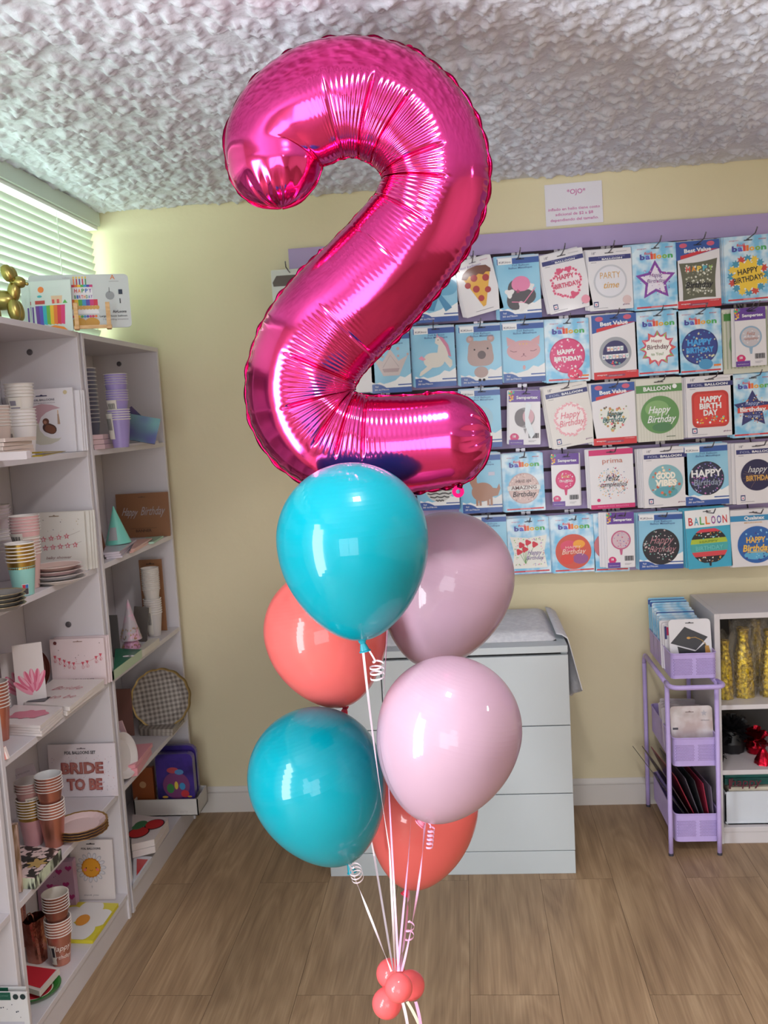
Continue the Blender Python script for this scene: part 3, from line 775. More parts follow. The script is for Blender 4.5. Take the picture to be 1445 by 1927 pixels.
def package(cx, cy, wp, hp, kind, label, pic, texts=None, tilt=0, base=None, behind=2, off=(-.006, .002), front=3.300, hook=True, bulge=0, hk=None):
    """a carded balloon hanging on its own wire hook; cx, cy, wp, hp are the middle and size as seen"""
    m = front/FPX; w, h = wp*m, hp*m; ctr = at(cx, cy, front)
    base = base or {'blue': SKYB, 'cloud': SKY}.get(kind, CARDW)
    mw = T(ctr.x, front, ctr.z) @ Ry(-tilt) @ T(0, 0, -h/2)
    th = .0035; mb = MB(); mb.prism(rrect(w, h, .003, 2, 0, h/2), -th/2, th/2, base, CARDW)
    card = mb.build('foil_balloon_package', None, mw)
    y = -th/2
    header_common(kind, card, w, h, y)
    if pic: lay(card, w, h, y-.0006, 'balloon_picture', pic)
    if texts: lay(card, w, h, y-.0022, 'slogan', texts)
    tag(card, label, 'balloon package', 'carded balloons on the slatwall')
    top = at(cx, cy-hp/2, front); gz = min(GZ[:15], key=lambda g: abs(g-(top.z-.005)))
    if hook:
        tx = mw @ Vector(((.52-.5)*w, 0, h*.935)); bx = tx.x-.004
        root = empty('slatwall_hook', (bx, YB-.02, gz)); inv = root.matrix_world.inverted()
        mb = MB(); mb.T = inv; yt = front-.085
        mb.tube([(bx, YB-.022, gz), (bx, YB-.04, tx.z+.006), (bx, front+.01, tx.z+.0015), (bx+.0015, front-.03, tx.z+.003), (bx+.003, yt, tx.z+.008), (bx+.005, yt-.016, tx.z+.024)], .0021, WIRE, 7); mb.build('wire_prong', root)
        mb = MB(); mb.T = inv
        mb.box(bx-.016, YB-.0235, gz-.006, bx-.003, YB-.0125, gz+.0055, STEEL); mb.box(bx-.004, YB-.022, gz-.003, bx+.005, YB-.0185, gz+.003, STEEL); mb.box(bx+.004, YB-.0235, gz-.006, bx+.017, YB-.0125, gz+.0055, STEEL)
        mb.build('mounting_clip', root)
        tag(root, cut('wire hook holding '+short(hk or label), 16), 'hook', 'wire hooks on the slatwall')
    mb = MB(); mb.prism(rrect(w, h, .003, 2, 0, h/2), -th/2, th/2, base, CARDW); src = None
    for i in range(behind):
        R = random.Random(int(cx*7+i)); mw2 = T(ctr.x+off[0]*(i+1), front+.0072*(i+1), ctr.z+off[1]*(i+1)) @ Ry(-tilt+R.uniform(-1.2, 1.2)) @ T(0, 0, -h/2)
        if src is None: src = mb.build('foil_balloon_package', None, mw2); o = src
        else: o = src.copy(); COL.objects.link(o); o.matrix_world = mw2
        tag(o, cut('package hanging behind '+short(hk or label), 16), 'balloon package', cut('packages behind '+short(hk or label), 16))
    return card
def D(n, mats, cu, cv, r, seed=1, rr=.012, star=False):
    def f(a, k): a.up().dots(n, mats, rr, (cu-r, cv-r*1.3, cu+r, cv+r*1.3), in_disc(cu, cv, r*.94, k), seed, star)
    return f
WARM = [c(226, 70, 60), c(236, 160, 60), c(60, 90, 150), c(230, 120, 150), c(90, 170, 170)]
# ---- top row
def p_coffee(a, k):
    a.poly([(.2, .12), (.8, .12), (.92, .72), (.08, .72)], c(206, 208, 206)); a.up().poly([(.16, .30), (.84, .30), (.9, .58), (.1, .58)], c(188, 138, 98)); a.poly([(.05, .72), (.95, .72), (.97, .79), (.86, .9), (.14, .9), (.03, .79)], c(78, 62, 54))
package(549, 562, 72, 108, 'plain', 'foil balloon package with a takeaway coffee cup, at the far left end', p_coffee, None, 0, c(206, 208, 202), 0, hk='coffee cup package')
def p_bow(a, k):
    m1, m2 = c(100, 168, 204), c(70, 140, 184)
    a.fn(.35, .52, lambda t: .26+.05*math.cos(2*t), m1, 24).fn(.72, .55, lambda t: .24+.05*math.cos(2*t), m1, 24); a.up().poly([(.48, .48), (.25, .2), (.42, .18), (.56, .44)], m2); a.poly([(.56, .48), (.86, .22), (.7, .16), (.5, .44)], m2); a.disc(.53, .52, .08, m2, 16); a.up().line([(.5, .52), (.2, .6)], .015, m2).line([(.56, .54), (.86, .64)], .015, m2)
package(821, 548, 76, 112, 'blue', 'blue package with a light blue bow balloon, half hidden by the foil number', p_bow, None, 0)
package(742, 556, 76, 112, 'blue', 'blue package whose lower edge shows left of the bow package', None, None, 0, behind=0)
def p_pizza(a, k):
    a.poly([(.16, .70), (.30, .78), (.55, .81), (.84, .78), (.88, .70), (.58, .14), (.50, .12)], c(226, 168, 50)); a.up().poly([(.12, .70), (.18, .78), (.34, .85), (.58, .87), (.82, .84), (.92, .76), (.90, .70), (.78, .72), (.7, .68), (.58, .72), (.46, .68), (.34, .72), (.24, .66), (.16, .68)], c(112, 58, 34))
    for u, v, r in ((.44, .66, .09), (.74, .62, .09), (.24, .56, .08), (.43, .46, .09), (.72, .40, .08), (.50, .28, .08)): a.disc(u, v, r, c(170, 36, 36), 20)
    a.up().star(.06, .9, .12, c(220, 50, 50))
package(900, 539, 70, 100, 'plain', 'white tilted package with a pizza slice balloon', p_pizza, lambda a, k: (a.text('foil balloon', .42, .865, .06, c(140, 110, 170), fit=.56, shear=.25), a.text('amscan', .8, .935, .03, c(200, 110, 160), fit=.2), a.rect(.28, .06, .75, .067, GREYT), a.slot(.5, .93, .18, GREYT)), 12, behind=2)
def p_hat(a, k):
    a.fn(.50, .38, lambda t: .34+.05*math.cos(3*t+.4), c(78, 74, 80), 30); a.up().fn(.26, .42, lambda t: .10+.03*math.sin(3*t), c(232, 230, 232), 18).fn(.56, .20, lambda t: .11+.03*math.cos(3*t), c(232, 230, 232), 18).fn(.76, .50, lambda t: .09+.02*math.sin(4*t), c(232, 230, 232), 18); a.line([(.3, .28), (.6, .26), (.88, .48)], .02, c(236, 130, 170)); a.up().fn(.54, .53, lambda t: .20+.04*math.sin(t)+.02*math.cos(2*t), c(226, 130, 172), 28); a.up().star(.46, .44, .06, c(170, 70, 110))
package(977, 541, 76, 114, 'blue', 'blue package with a pink cowboy hat balloon with cow spots', p_hat, None, 1)
def ring_pic(cu, cv, R, base, acc, n=60, seed=1, back=None, deco='dots'):
    def f(a, k):
        a.disc(cu, cv, R, back or base, 48); 
        if back: a.up().disc(cu, cv, R*.93, base, 48)
        if deco: D(n, acc, cu, cv, R, seed, .017 if deco == 'dots' else .02, deco == 'star')(a, k)
    return f
def p_hbp(a, k):
    pk = c(216, 80, 120); a.disc(.5, .47, .37, c(238, 222, 228), 48)
    R = random.Random(5)
    for i in range(34):
        t = 2*PI*i/34; r = .33+R.uniform(-.035, .03); a.up(0).star(.5+r*math.cos(t), .47+r*k*math.sin(t), .04, pk, 4, .6, R.random()*3)
    a.up().fn(.62, .25, lambda t: .08+.02*math.cos(3*t), pk, 16).fn(.38, .68, lambda t: .07+.02*math.cos(3*t), pk, 16).fn(.6, .69, lambda t: .07+.02*math.sin(3*t), pk, 16); a.disc(.86, .13, .10, c(230, 150, 170), 20)
package(1065, 529, 78, 106, 'holo', 'white tilted package with a holographic pink Happy Birthday balloon', p_hbp, lambda a, k: (a.text('HAPPY', .5, .54, .11, c(206, 60, 100), fit=.40, bold=.03), a.text('BIRTHDAY', .5, .40, .11, c(206, 60, 100), fit=.56, bold=.03)), 9)
package(1148, 526, 78, 108, 'holo', 'white package with a round silver Party Time balloon', lambda a, k: (a.disc(.5, .47, .38, c(196, 196, 204), 48), a.up().disc(.5, .47, .34, c(224, 222, 230), 48), a.disc(.86, .15, .10, c(216, 190, 190), 20)), lambda a, k: (a.text('PARTY', .5, .52, .15, GOLD, fit=.46, bold=-.005), a.text('time', .5, .36, .15, GOLD, fit=.36, shear=.3, bold=.01)), 1)
def p_star(o, i_, dots):
    def f(a, k): a.fn(.5, .46, lambda t: 1, o, 3) if False else a.star(.5, .44, .46, o, 5, .52); a.up().star(.5, .44, .35, i_, 5, .50); D(60, dots, .5, .44, .36, 4, .012, True)(a, k)
    return f
package(1233, 521, 80, 116, 'cloud', 'cloud print package with a purple edged white star balloon', p_star(c(130, 60, 160), c(230, 222, 236), [c(206, 80, 160), c(240, 236, 244), c(110, 70, 160)]), lambda a, k: (a.text('Happy', .5, .50, .09, c(110, 50, 130), fit=.27, shear=.3), a.text('Birthday', .5, .41, .09, c(110, 50, 130), fit=.40, shear=.3)), 1, behind=4)
def p_pillow(a, k):
    pts = []
    for (x0, z0, x1, z1) in ((.12, .12, .88, .14), (.88, .14, .94, .72), (.94, .72, .06, .68), (.06, .68, .12, .12)):
        for i in range(8):
            t = i/8; x = x0+(x1-x0)*t; z = z0+(z1-z0)*t; q = .045*math.sin(PI*t); x += (.5-x)*q*1.6; z += (.41-z)*q*1.6; pts.append((x, z))
    a.poly(pts, c(96, 96, 78)); a.up().dots(110, [c(210, 210, 190), c(150, 150, 130), c(236, 236, 226)], .02, (.2, .2, .82, .64), seed=6, star=True)
def t_pillow(a, k):
    for i, ch in enumerate('HAPPY'): a.text(ch, .26+i*.13, .55, .11, [c(224, 90, 80), c(240, 160, 60), c(240, 210, 90), c(90, 180, 200), c(150, 190, 90)][i], fit=.10, bold=.04)
    a.text('Birthday', .5, .30, .15, BLK, fit=.62, shear=.2, bold=.02)
package(1314, 516, 76, 118, 'value', 'red and blue banded package with a square silver Happy Birthday pillow balloon', p_pillow, t_pillow, 1)
def p_comic(a, k):
    a.disc(.5, .40, .40, c(236, 236, 236), 40); R = random.Random(2)
    for i in range(16):
        t = 2*PI*i/16; a.up(0).star(.5+.36*math.cos(t), .40+.36*k*math.sin(t), .10, [c(70, 150, 180), c(206, 70, 60), c(70, 150, 180), c(236, 200, 70)][i % 4], 7, .55, R.random())
    a.up().disc(.5, .40, .29, c(240, 240, 236), 30); a.up().star(.5, .40, .36, YEL, 12, .75)
package(1407, 506, 82, 116, 'cloud', 'cloud print package with a comic burst Happy Birthday balloon, at the right edge', p_comic, lambda a, k: (a.text('HAPPY', .5, .43, .12, BLK, fit=.44, bold=.02, rot=.12), a.text('BIRTHDAY!', .5, .31, .12, BLK, fit=.62, bold=.02, rot=.12)), 1, behind=4, off=(-.004, .001))
# ---- second row
package(676, 690, 56, 96, 'plain', 'white package edge beside the bend of the foil number', None, None, 0, behind=1, hook=False)
def p_crown(a, k):
    m = c(206, 192, 192); a.poly([(.30, .28), (.70, .28), (.94, .60), (.70, .52), (.5, .72), (.3, .52), (.06, .60)], m); a.up().poly([(.32, .34), (.68, .34), (.72, .40), (.28, .40)], c(180, 160, 164)); a.line([(.3, .42), (.5, .62), (.7, .42)], .012, c(170, 150, 156))
    for u, v, r in ((.5, .77, .05), (.06, .62, .03), (.94, .62, .03), (.3, .6, .03), (.7, .6, .03), (.31, .72, .04), (.70, .72, .04)): a.disc(u, v, r, c(200, 170, 172), 12)
package(735, 682, 74, 112, 'blue', 'blue package with a silver crown balloon', p_crown)
def p_unic(a, k):
    b = c(222, 216, 208); a.fn(.48, .44, lambda t: .22+.04*math.cos(2*t), b, 28); a.up().poly([(.60, .40), (.82, .46), (.84, .62), (.74, .74), (.62, .82), (.54, .80), (.52, .72), (.60, .68), (.56, .52)], b); a.poly([(.30, .46), (.34, .36), (.14, .26), (.10, .20), (.14, .19), (.40, .30), (.5, .36)], b); a.poly([(.7, .44), (.86, .30), (.92, .34), (.92, .42), (.8, .5)], b)
    a.up().poly([(.60, .83), (.72, .80), (.84, .68), (.88, .56), (.90, .48), (.84, .50), (.78, .64), (.68, .75)], c(206, 130, 160)); a.poly([(.28, .46), (.18, .52), (.10, .48), (.20, .44)], c(226, 150, 176)); a.poly([(.56, .80), (.58, .88), (.61, .81)], c(214, 150, 170)); a.disc(.60, .765, .012, BLK, 8)
package(818, 671, 76, 112, 'blue', 'blue package with a white leaping unicorn balloon', p_unic)
def p_koala(a, k):
    m = c(176, 150, 146); a.disc(.5, .22, .17, m, 24, .8); a.disc(.26, .76, .09, m, 16).disc(.76, .76, .09, m, 16); a.up().fn(.5, .55, lambda t: .33-.04*math.sin(t)-.03*math.cos(4*t), m, 36); a.up().disc(.26, .765, .045, c(200, 160, 160), 12).disc(.76, .765, .045, c(200, 160, 160), 12); a.disc(.53, .5, .10, c(96, 78, 80), 22); a.disc(.36, .59, .022, BLK, 10).disc(.68, .60, .022, BLK, 10); a.disc(.46, .09, .035, BLK, 10).disc(.56, .09, .035, BLK, 10)
package(904, 668, 76, 112, 'blue', 'blue package with a brown bear head balloon with a big round nose', p_koala)
def p_cat(a, k):
    m = c(208, 160, 166); a.poly([(.12, .60), (.10, .76), (.32, .68)], m).poly([(.88, .60), (.90, .76), (.68, .68)], m); a.up().disc(.5, .52, .40, m, 36, .62); a.up().disc(.5, .24, .035, m, 12, 1.6); a.line([(.18, .53), (.26, .505), (.34, .51)], .012, c(110, 70, 80)).line([(.66, .51), (.74, .505), (.82, .53)], .012, c(110, 70, 80)); a.disc(.5, .46, .02, c(130, 80, 90), 8); a.line([(.44, .42), (.5, .44), (.56, .42)], .01, c(130, 80, 90))
    for u in (.42, .5, .58): a.star(u, .63, .02, YEL)
package(985, 662, 76, 110, 'blue', 'blue package with a pink sleeping cat head balloon', p_cat)
def p_mag(a, k): ring_pic(.5, .42, .40, c(214, 70, 124), [WH, c(240, 160, 190)], 46, 3, c(196, 50, 104), 'star')(a, k); a.up().disc(.66, .12, .17, c(226, 70, 110), 24, .7); a.up().dots(14, [WH, c(160, 30, 70)], .02, (.54, .06, .78, .18), seed=9); a.rect(.82, .08, .97, .105, ORG)
package(1067, 660, 80, 114, 'cloud', 'cloud print package with a round magenta Happy Birthday balloon', p_mag, lambda a, k: (a.text('HAPPY', .48, .45, .10, WH, fit=.42, bold=.04), a.text('BIRTHDAY', .5, .34, .10, WH, fit=.60, bold=.04)))
def p_flag(a, k):
    a.disc(.5, .40, .36, c(160, 162, 170), 44); a.up().disc(.5, .40, .28, c(52, 48, 100), 40); a.up()
    for r, (v, n) in enumerate(((.50, 5), (.38, 8))):
        for i in range(n): u = .5+(i-(n-1)/2)*.075; a.poly([(u-.035, v), (u+.035, v), (u+.03, v-.07), (u-.03, v-.07)], WH)
    a.dots(10, WARM, .02, (.38, .2, .62, .27), seed=3)
def t_flag(a, k):
    for i, ch in enumerate('HAPPY'): a.text(ch, .5+(i-2)*.075, .445, .05, WARM[i], bold=.03)
    for i, ch in enumerate('BIRTHDAY'): a.text(ch, .5+(i-3.5)*.075, .325, .05, WARM[(i+2) % 5], bold=.03)
package(1157, 652, 80, 116, 'value', 'red and blue banded package with a navy balloon with pennant flags', p_flag, t_flag, 1, behind=3)
def p_burst(a, k):
    a.star(.5, .42, .42, c(206, 80, 110), 12, .72); a.up(); R = random.Random(8)
    for i in range(12):
        t = PI/2+2*PI*i/12; a.poly([(.5+.24*math.cos(t-.2), .42+.24*k*math.sin(t-.2)), (.5+.24*math.cos(t+.2), .42+.24*k*math.sin(t+.2)), (.5+.41*math.cos(t), .42+.41*k*math.sin(t))], [c(130, 180, 90), c(226, 110, 80), c(240, 150, 150), c(150, 200, 120)][i % 4])
    a.up().star(.5, .42, .31, c(242, 240, 236), 12, .86)
package(1237, 646, 78, 114, 'cloud', 'cloud print package with a starburst Happy Birthday To You balloon', p_burst, lambda a, k: (a.text('Happy', .48, .52, .07, c(160, 50, 70), fit=.24, bold=.01), a.text('Birthday', .5, .41, .11, c(110, 60, 70), fit=.50, bold=.015, shear=.1), a.text('to You!', .48, .31, .07, c(120, 150, 90), fit=.28, bold=.01)), 1)
def p_blue(a, k): ring_pic(.5, .42, .41, c(46, 62, 140), [c(90, 170, 220), c(220, 220, 180)], 44, 5, c(36, 50, 120), 'star')(a, k); a.up().disc(.62, .14, .16, c(70, 150, 200), 24, .75); a.rect(.80, .10, .96, .13, ORG)
package(1316, 643, 78, 114, 'cloud', 'cloud print package with a round royal blue Happy Birthday balloon', p_blue, lambda a, k: (a.text('HAPPY', .5, .45, .13, c(70, 160, 226), fit=.56, bold=.05), a.text('BIRTHDAY', .5, .33, .12, c(70, 160, 226), fit=.62, bold=.05)), 1)
def p_stripe(a, k):
    for i in range(13): a.poly([(max(0, i*.08-.0), .95), (min(1, i*.08+.03), .95), (min(1, i*.08+.03)*1, .08), (max(0, i*.08-.0), .08)], c(170, 178, 150))
    a.up().rect(.04, .82, .2, .93, c(60, 130, 50)); a.disc(.5, .45, .36, c(120, 160, 110), 36)
package(1402, 641, 80, 116, 'plain', 'green striped package behind a narrow purple topped one', p_stripe, None, 1, c(206, 206, 190), 0)
def semp_pic(col, acc, seed=1, rim=None, tail=True):
    def f(a, k):
        a.disc(.5, .50, .36, rim or col, 36); a.up().disc(.5, .50, .31, col, 36); a.poly([(.44, .5-.34*k), (.56, .5-.34*k), (.53, .5-.56*k), (.47, .5-.56*k)], rim or col)
        if acc: D(26, acc, .5, .5, .30, seed, .02)(a, k)
    return f
package(1412, 634, 54, 104, 'semp', 'narrow purple topped package with a silver round balloon, top right', semp_pic(c(196, 190, 196), [c(170, 190, 210), c(226, 220, 226)], 2, c(140, 170, 196)), lambda a, k: (a.text('Feliz', .5, .53, .12, c(190, 120, 100), fit=.26, shear=.2), a.text('cumpleaños', .5, .45, .1, c(190, 120, 100), fit=.44, shear=.2)), 1, behind=1, front=3.275, off=(-.01, 0))
# ---- third row
package(905, 787, 74, 110, 'blue', 'blue package half behind the right end of the foil number', lambda a, k: a.disc(.5, .5, .3, c(160, 200, 220), 30), None, 0, behind=1)
package(726, 800, 76, 108, 'blue', 'blue package whose top edge shows above the base of the foil number', None, None, 0, behind=0)
def p_uni2(a, k): a.disc(.5, .5, .32, c(150, 146, 150), 30); a.up().disc(.38, .5, .2, c(120, 112, 116), 24, 1.4); a.up().disc(.62, .52, .18, c(214, 170, 180), 24, 1.3); a.poly([(.46, .30), (.56, .30), (.52, .2)], c(150, 146, 150))
package(987, 786, 58, 100, 'semp', 'narrow purple topped package in shiny film with a silver balloon', p_uni2, lambda a, k: a.up().poly([(.55, .78), (.72, .74), (.62, .5), (.82, .2), (.70, .1), (.52, .34), (.5, .6)], c(226, 232, 238)), -2, behind=1, front=3.29)  # pale jagged streak paints the glint of the film, no lettering
def p_pale(a, k):
    pk = c(232, 168, 178); a.disc(.5, .43, .38, c(238, 226, 226), 44); R = random.Random(3); a.up()
    for i in range(46): t = 2*PI*i/46; r = .345+R.uniform(-.035, .03); a.fn(.5+r*math.cos(t), .43+r*k*math.sin(t), lambda q: .03+.012*math.cos(3*q), pk, 9)
package(1072, 781, 80, 114, 'foil', 'white tilted package with a pale pink floral Happy Birthday balloon', p_pale, lambda a, k: (a.text('Happy', .5, .46, .15, c(220, 110, 130), fit=.44, shear=.3, bold=.0), a.text('Birthday', .5, .33, .15, c(220, 110, 130), fit=.56, shear=.3, bold=.0)), 8, c(222, 216, 212))
def p_heart(a, k):
    a.heart(.5, .42, .36, c(226, 226, 220)); a.up().dots(60, [c(190, 130, 80), c(90, 60, 60), c(220, 120, 130), c(150, 160, 120), c(210, 170, 90)], .025, (.16, .18, .84, .62), lambda u, v: abs(u-.5) < .30*(1 if v > .4 else max(0, (v-.14)/.26)), 8)
package(1155, 779, 78, 112, 'value', 'red and blue banded package with a floral heart Happy Birthday balloon', p_heart, lambda a, k: (a.text('Happy', .52, .47, .12, c(50, 110, 110), fit=.36, bold=.02, shear=.2), a.text('Birthday', .5, .37, .12, c(50, 110, 110), fit=.54, bold=.02, shear=.2)), 1, behind=3)
def p_green(a, k):
    for i in range(16): a.poly([(i/16, .0), (i/16+.02, 0), (i/16+.02, .78), (i/16, .78)], c(206, 204, 190))
    a.up().rect(0, .78, 1, .90, c(86, 140, 76)); a.disc(.5, .42, .42, c(96, 146, 84), 44); a.up().disc(.44, .52, .26, c(130, 172, 110), 30, .7); a.disc(.54, .22, .22, c(76, 126, 84), 30, .45); a.up().disc(.84, .86, .05, WH, 12)
package(1241, 771, 82, 114, 'plain', 'green banded package with a round green watercolour Happy Birthday balloon', p_green, lambda a, k: (a.text('BALLOON', .46, .81, .09, WH, fit=.6, bold=.03), a.text('Happy', .48, .45, .16, WH, fit=.46, shear=.3, bold=.01), a.text('Birthday', .52, .30, .16, WH, fit=.60, shear=.3, bold=.01), a.slot(.5, .935, .2), a.rect(.62, .06, .82, .07, c(60, 90, 50))), 1, c(216, 214, 202), 3, off=(-.005, .001))
def p_redsq(a, k):
    a.add([a.P(.5+x/a.w, .45+z/a.h) for x, z in rrect(.78*a.w, .78*a.w, .02, 5)], [tuple(range(24))], c(196, 50, 46)); a.up().add([a.P(.5+x/a.w, .45+z/a.h) for x, z in rrect(.68*a.w, .68*a.w, .018, 5)], [tuple(range(24))], c(216, 60, 54)); a.up().dots(26, [YEL, c(110, 190, 170), WH, ORG], .02, (.18, .22, .82, .33), seed=4)
package(1336, 764, 84, 110, 'foil', 'white package with a red rounded square Happy Birth Day balloon', p_redsq, lambda a, k: (a.text('HAPPY', .52, .57, .12, WH, fit=.46, bold=.04), a.text('BIRTH', .5, .46, .12, WH, fit=.46, bold=.04), a.text('DAY', .5, .35, .12, WH, fit=.30, bold=.04)), 1, behind=4, off=(-.005, 0))
package(1416, 763, 76, 114, 'cloud', 'cloud print package with a navy star Happy Birthday To You balloon', p_star(c(48, 50, 110), c(54, 58, 122), [c(240, 240, 240), c(230, 110, 60), YEL]), lambda a, k: (a.up().poly([(.14, .39), (.88, .42), (.88, .50), (.14, .47)], c(210, 70, 60)), a.up().text('happy', .48, .51, .09, c(170, 190, 230), fit=.3, shear=.2), a.text('Birthday', .5, .41, .10, WH, fit=.6, bold=.03), a.text('to you', .5, .31, .08, c(170, 190, 230), fit=.28, shear=.2)), 1)
# ---- fourth row
def p_zebra(a, k):
    a.disc(.5, .42, .36, c(206, 206, 206), 40); a.up()
    for i in range(8): v = .18+i*.065; hw = math.sqrt(max(0, .34**2-((v-.42)/k)**2)); a.line([(.5-hw+j*hw/4, v+.012*math.sin(j*2.2+i)) for j in range(9)], .035, c(70, 70, 72))
package(826, 910, 74, 100, 'blue', 'blue package with a zebra striped round balloon, under the foil number', p_zebra)
def p_dino(a, k):
    m = c(176, 132, 112); a.fn(.52, .35, lambda t: .26+.02*math.cos(2*t), m, 28); a.up(0).poly([(.28, .40), (.20, .52), (.22, .66), (.14, .74), (.18, .80), (.32, .80), (.38, .70), (.38, .52), (.46, .44)], m); a.poly([(.70, .42), (.88, .40), (.94, .48), (.97, .40), (.90, .28), (.70, .26)], m)
    for u in (.34, .42, .62, .70): a.rect(u, .12, u+.06, .28, m)
    a.disc(.26, .745, .014, BLK, 8)
package(906, 909, 74, 112, 'blue', 'blue package with a brown long necked dinosaur balloon', p_dino, lambda a, k: a.rect(.68, .62, .84, .68, c(206, 206, 226)))
def p_amaz(a, k): ring_pic(.5, .40, .38, c(216, 190, 186), [c(190, 150, 146), c(236, 214, 206)], 90, 3, c(206, 176, 172))(a, k); a.up(2).rect(.10, .37, .90, .45, c(226, 224, 222))
package(985, 908, 76, 108, 'cloud', 'cloud print package with a rose round Have An Amazing Birthday balloon', p_amaz, lambda a, k: (a.text('HAVE AN', .5, .50, .08, c(90, 70, 76), fit=.36, bold=0), a.text('AMAZING', .5, .385, .09, c(120, 90, 90), fit=.62, bold=.02), a.text('Birthday', .5, .26, .13, c(60, 50, 56), fit=.56, shear=.2, bold=.01)), 1)
package(1064, 903, 51, 98, 'semp', 'narrow purple topped package with a magenta round balloon beneath the tilted pale pink one', semp_pic(c(214, 60, 120), [WH, c(240, 180, 200)], 4, c(200, 46, 104)), lambda a, k: (a.text('Feliz', .5, .54, .12, c(220, 190, 110), fit=.3), a.text('Cumpleaños', .5, .46, .1, WH, fit=.46)), 0, behind=1, off=(.005, 0))
def p_prima(a, k): a.rect(0, .905, 1, 1, MAG); a.rect(0, 0, 1, .075, MAG); D(170, [ORG, DBL, c(224, 90, 120), c(70, 170, 170), c(236, 190, 80)], .52, .43, .38, 12, .011)(a, k); a.up().disc(.18, .15, .04, MAG, 10)
package(1151, 901, 80, 110, 'plain', 'pink banded package with a confetti Feliz Cumpleaños balloon', p_prima, lambda a, k: (a.text('prima', .53, .77, .12, c(190, 110, 90), fit=.46, bold=0), a.text('feliz', .50, .47, .15, BLK, fit=.30, shear=.3), a.text('cumpleaños', .52, .37, .12, BLK, fit=.60, shear=.3), a.text('PREMIUM FOIL BALLOON', .5, .03, .03, c(240, 150, 190), fit=.7), a.slot(.5, .945, .2, BLK)), 1)
def p_good(a, k): a.disc(.5, .43, .39, c(130, 180, 190), 44); a.up().disc(.5, .25, .26, c(90, 160, 176), 30, .5); D(30, [c(226, 110, 80), c(240, 220, 190), c(190, 90, 70), c(90, 140, 110)], .5, .43, .37, 6, .03)(a, k)
package(1252, 898, 80, 110, 'foil', 'white package with a turquoise beach Good Vibes balloon', p_good, lambda a, k: (a.up().text('GOOD', .5, .48, .14, c(246, 240, 226), fit=.44, bold=.06), a.text('VIBES', .5, .36, .14, c(246, 240, 226), fit=.48, bold=.06)), 1, behind=4, off=(-.005, 0))
def p_nav(a, k): ring_pic(.5, .44, .40, c(36, 40, 72), [c(200, 190, 226), c(120, 110, 190), c(200, 120, 190)], 80, 7, c(28, 30, 54))(a, k)
package(1329, 893, 78, 112, 'blue', 'blue package with a round navy balloon reading Happy in white', p_nav, lambda a, k: (a.text('HAPPY', .5, .47, .17, WH, fit=.70, bold=.03), a.text('Birthday', .52, .33, .14, c(150, 160, 180), fit=.64, shear=.1, bold=.01)), 1)
def p_navg(a, k):
    a.disc(.5, .47, .38, c(32, 26, 74), 44); a.up()
    for t in (.2, .5, 2.6, 2.9, 1.1): a.line([(.5-.34*math.cos(t), .47-.34*k*math.sin(t)), (.5+.34*math.cos(t), .47+.34*k*math.sin(t)*.6)], .006, c(130, 100, 90))
package(1424, 890, 76, 112, 'foil', 'white package with a dark indigo balloon, fourth row at the right edge', p_navg, lambda a, k: (a.text('happy', .5, .52, .15, WH, fit=.42, shear=.35, bold=-.005), a.text('BIRTHDAY', .54, .38, .13, GOLD, fit=.60, bold=.03)), 1, behind=4, off=(-.011, 0))
# ---- bottom row
package(918, 1022, 72, 106, 'blue', 'blue package half behind the upper pale pink balloon', None, None, 0, behind=0)
def p_tul(a, k):
    pts = [(.08, .10), (.92, .10), (.86, .38), (.94, .68), (.5, .64), (.06, .68), (.14, .38)]; a.poly(pts, c(232, 230, 222)); a.up().dots(70, [c(150, 190, 120), c(230, 170, 180), c(180, 160, 200)], .014, (.16, .14, .86, .64), lambda u, v: abs(u-.5) > .26 or abs(v-.38) > .2, 3)
    for u, v in ((.32, .52), (.48, .56), (.64, .52), (.40, .44), (.26, .40)): a.line([(u, v), (.40, .18)], .012, c(110, 160, 90)); a.up(0).fn(u, v, lambda t: .07+.015*math.cos(3*t), c(206, 50, 70), 14)
package(995, 1027, 78, 106, 'cloud', 'cloud print package with a white tulip pillow balloon', p_tul, lambda a, k: (a.text('Happy', .62, .34, .11, c(110, 80, 150), fit=.32, shear=.3), a.text('Birthday', .62, .25, .10, c(110, 80, 150), fit=.40, shear=.3)), 1, behind=3, off=(-.004, .002))
def p_red(a, k):
    a.disc(.5, .37, .42, c(206, 86, 70), 44); a.up().disc(.40, .47, .20, c(216, 80, 110), 24, .7).disc(.64, .50, .14, c(236, 160, 60), 20, .7).disc(.66, .24, .18, c(150, 84, 140), 22, .7).disc(.34, .24, .16, c(216, 70, 60), 20, .8)
package(1078, 1024, 79, 107, 'cloud', 'cloud print package with a red and orange watercolour Happy Birthday balloon', p_red, lambda a, k: (a.text('HAPPY', .5, .43, .06, c(240, 200, 190), fit=.36), a.text('Birthday', .5, .33, .13, c(240, 214, 200), fit=.54, shear=.3)), 1)
package(1150, 1021, 64, 110, 'cloud', 'cloud print package mostly behind a narrow purple topped one in the bottom row', lambda a, k: a.disc(.4, .45, .4, c(196, 110, 120), 40), None, 0, behind=1)
package(1168, 1016, 50, 104, 'semp', 'narrow purple topped package with a pink and lilac round balloon, bottom row', semp_pic(c(206, 180, 190), [c(200, 80, 120), c(130, 110, 180)], 5, c(190, 90, 130)), None, 0, behind=3, front=3.27, off=(-.0085, 0))
def p_blk(a, k): ring_pic(.5, .40, .42, c(34, 32, 44), [c(206, 180, 180), c(226, 222, 226), c(120, 170, 160)], 60, 9, c(28, 26, 36))(a, k)
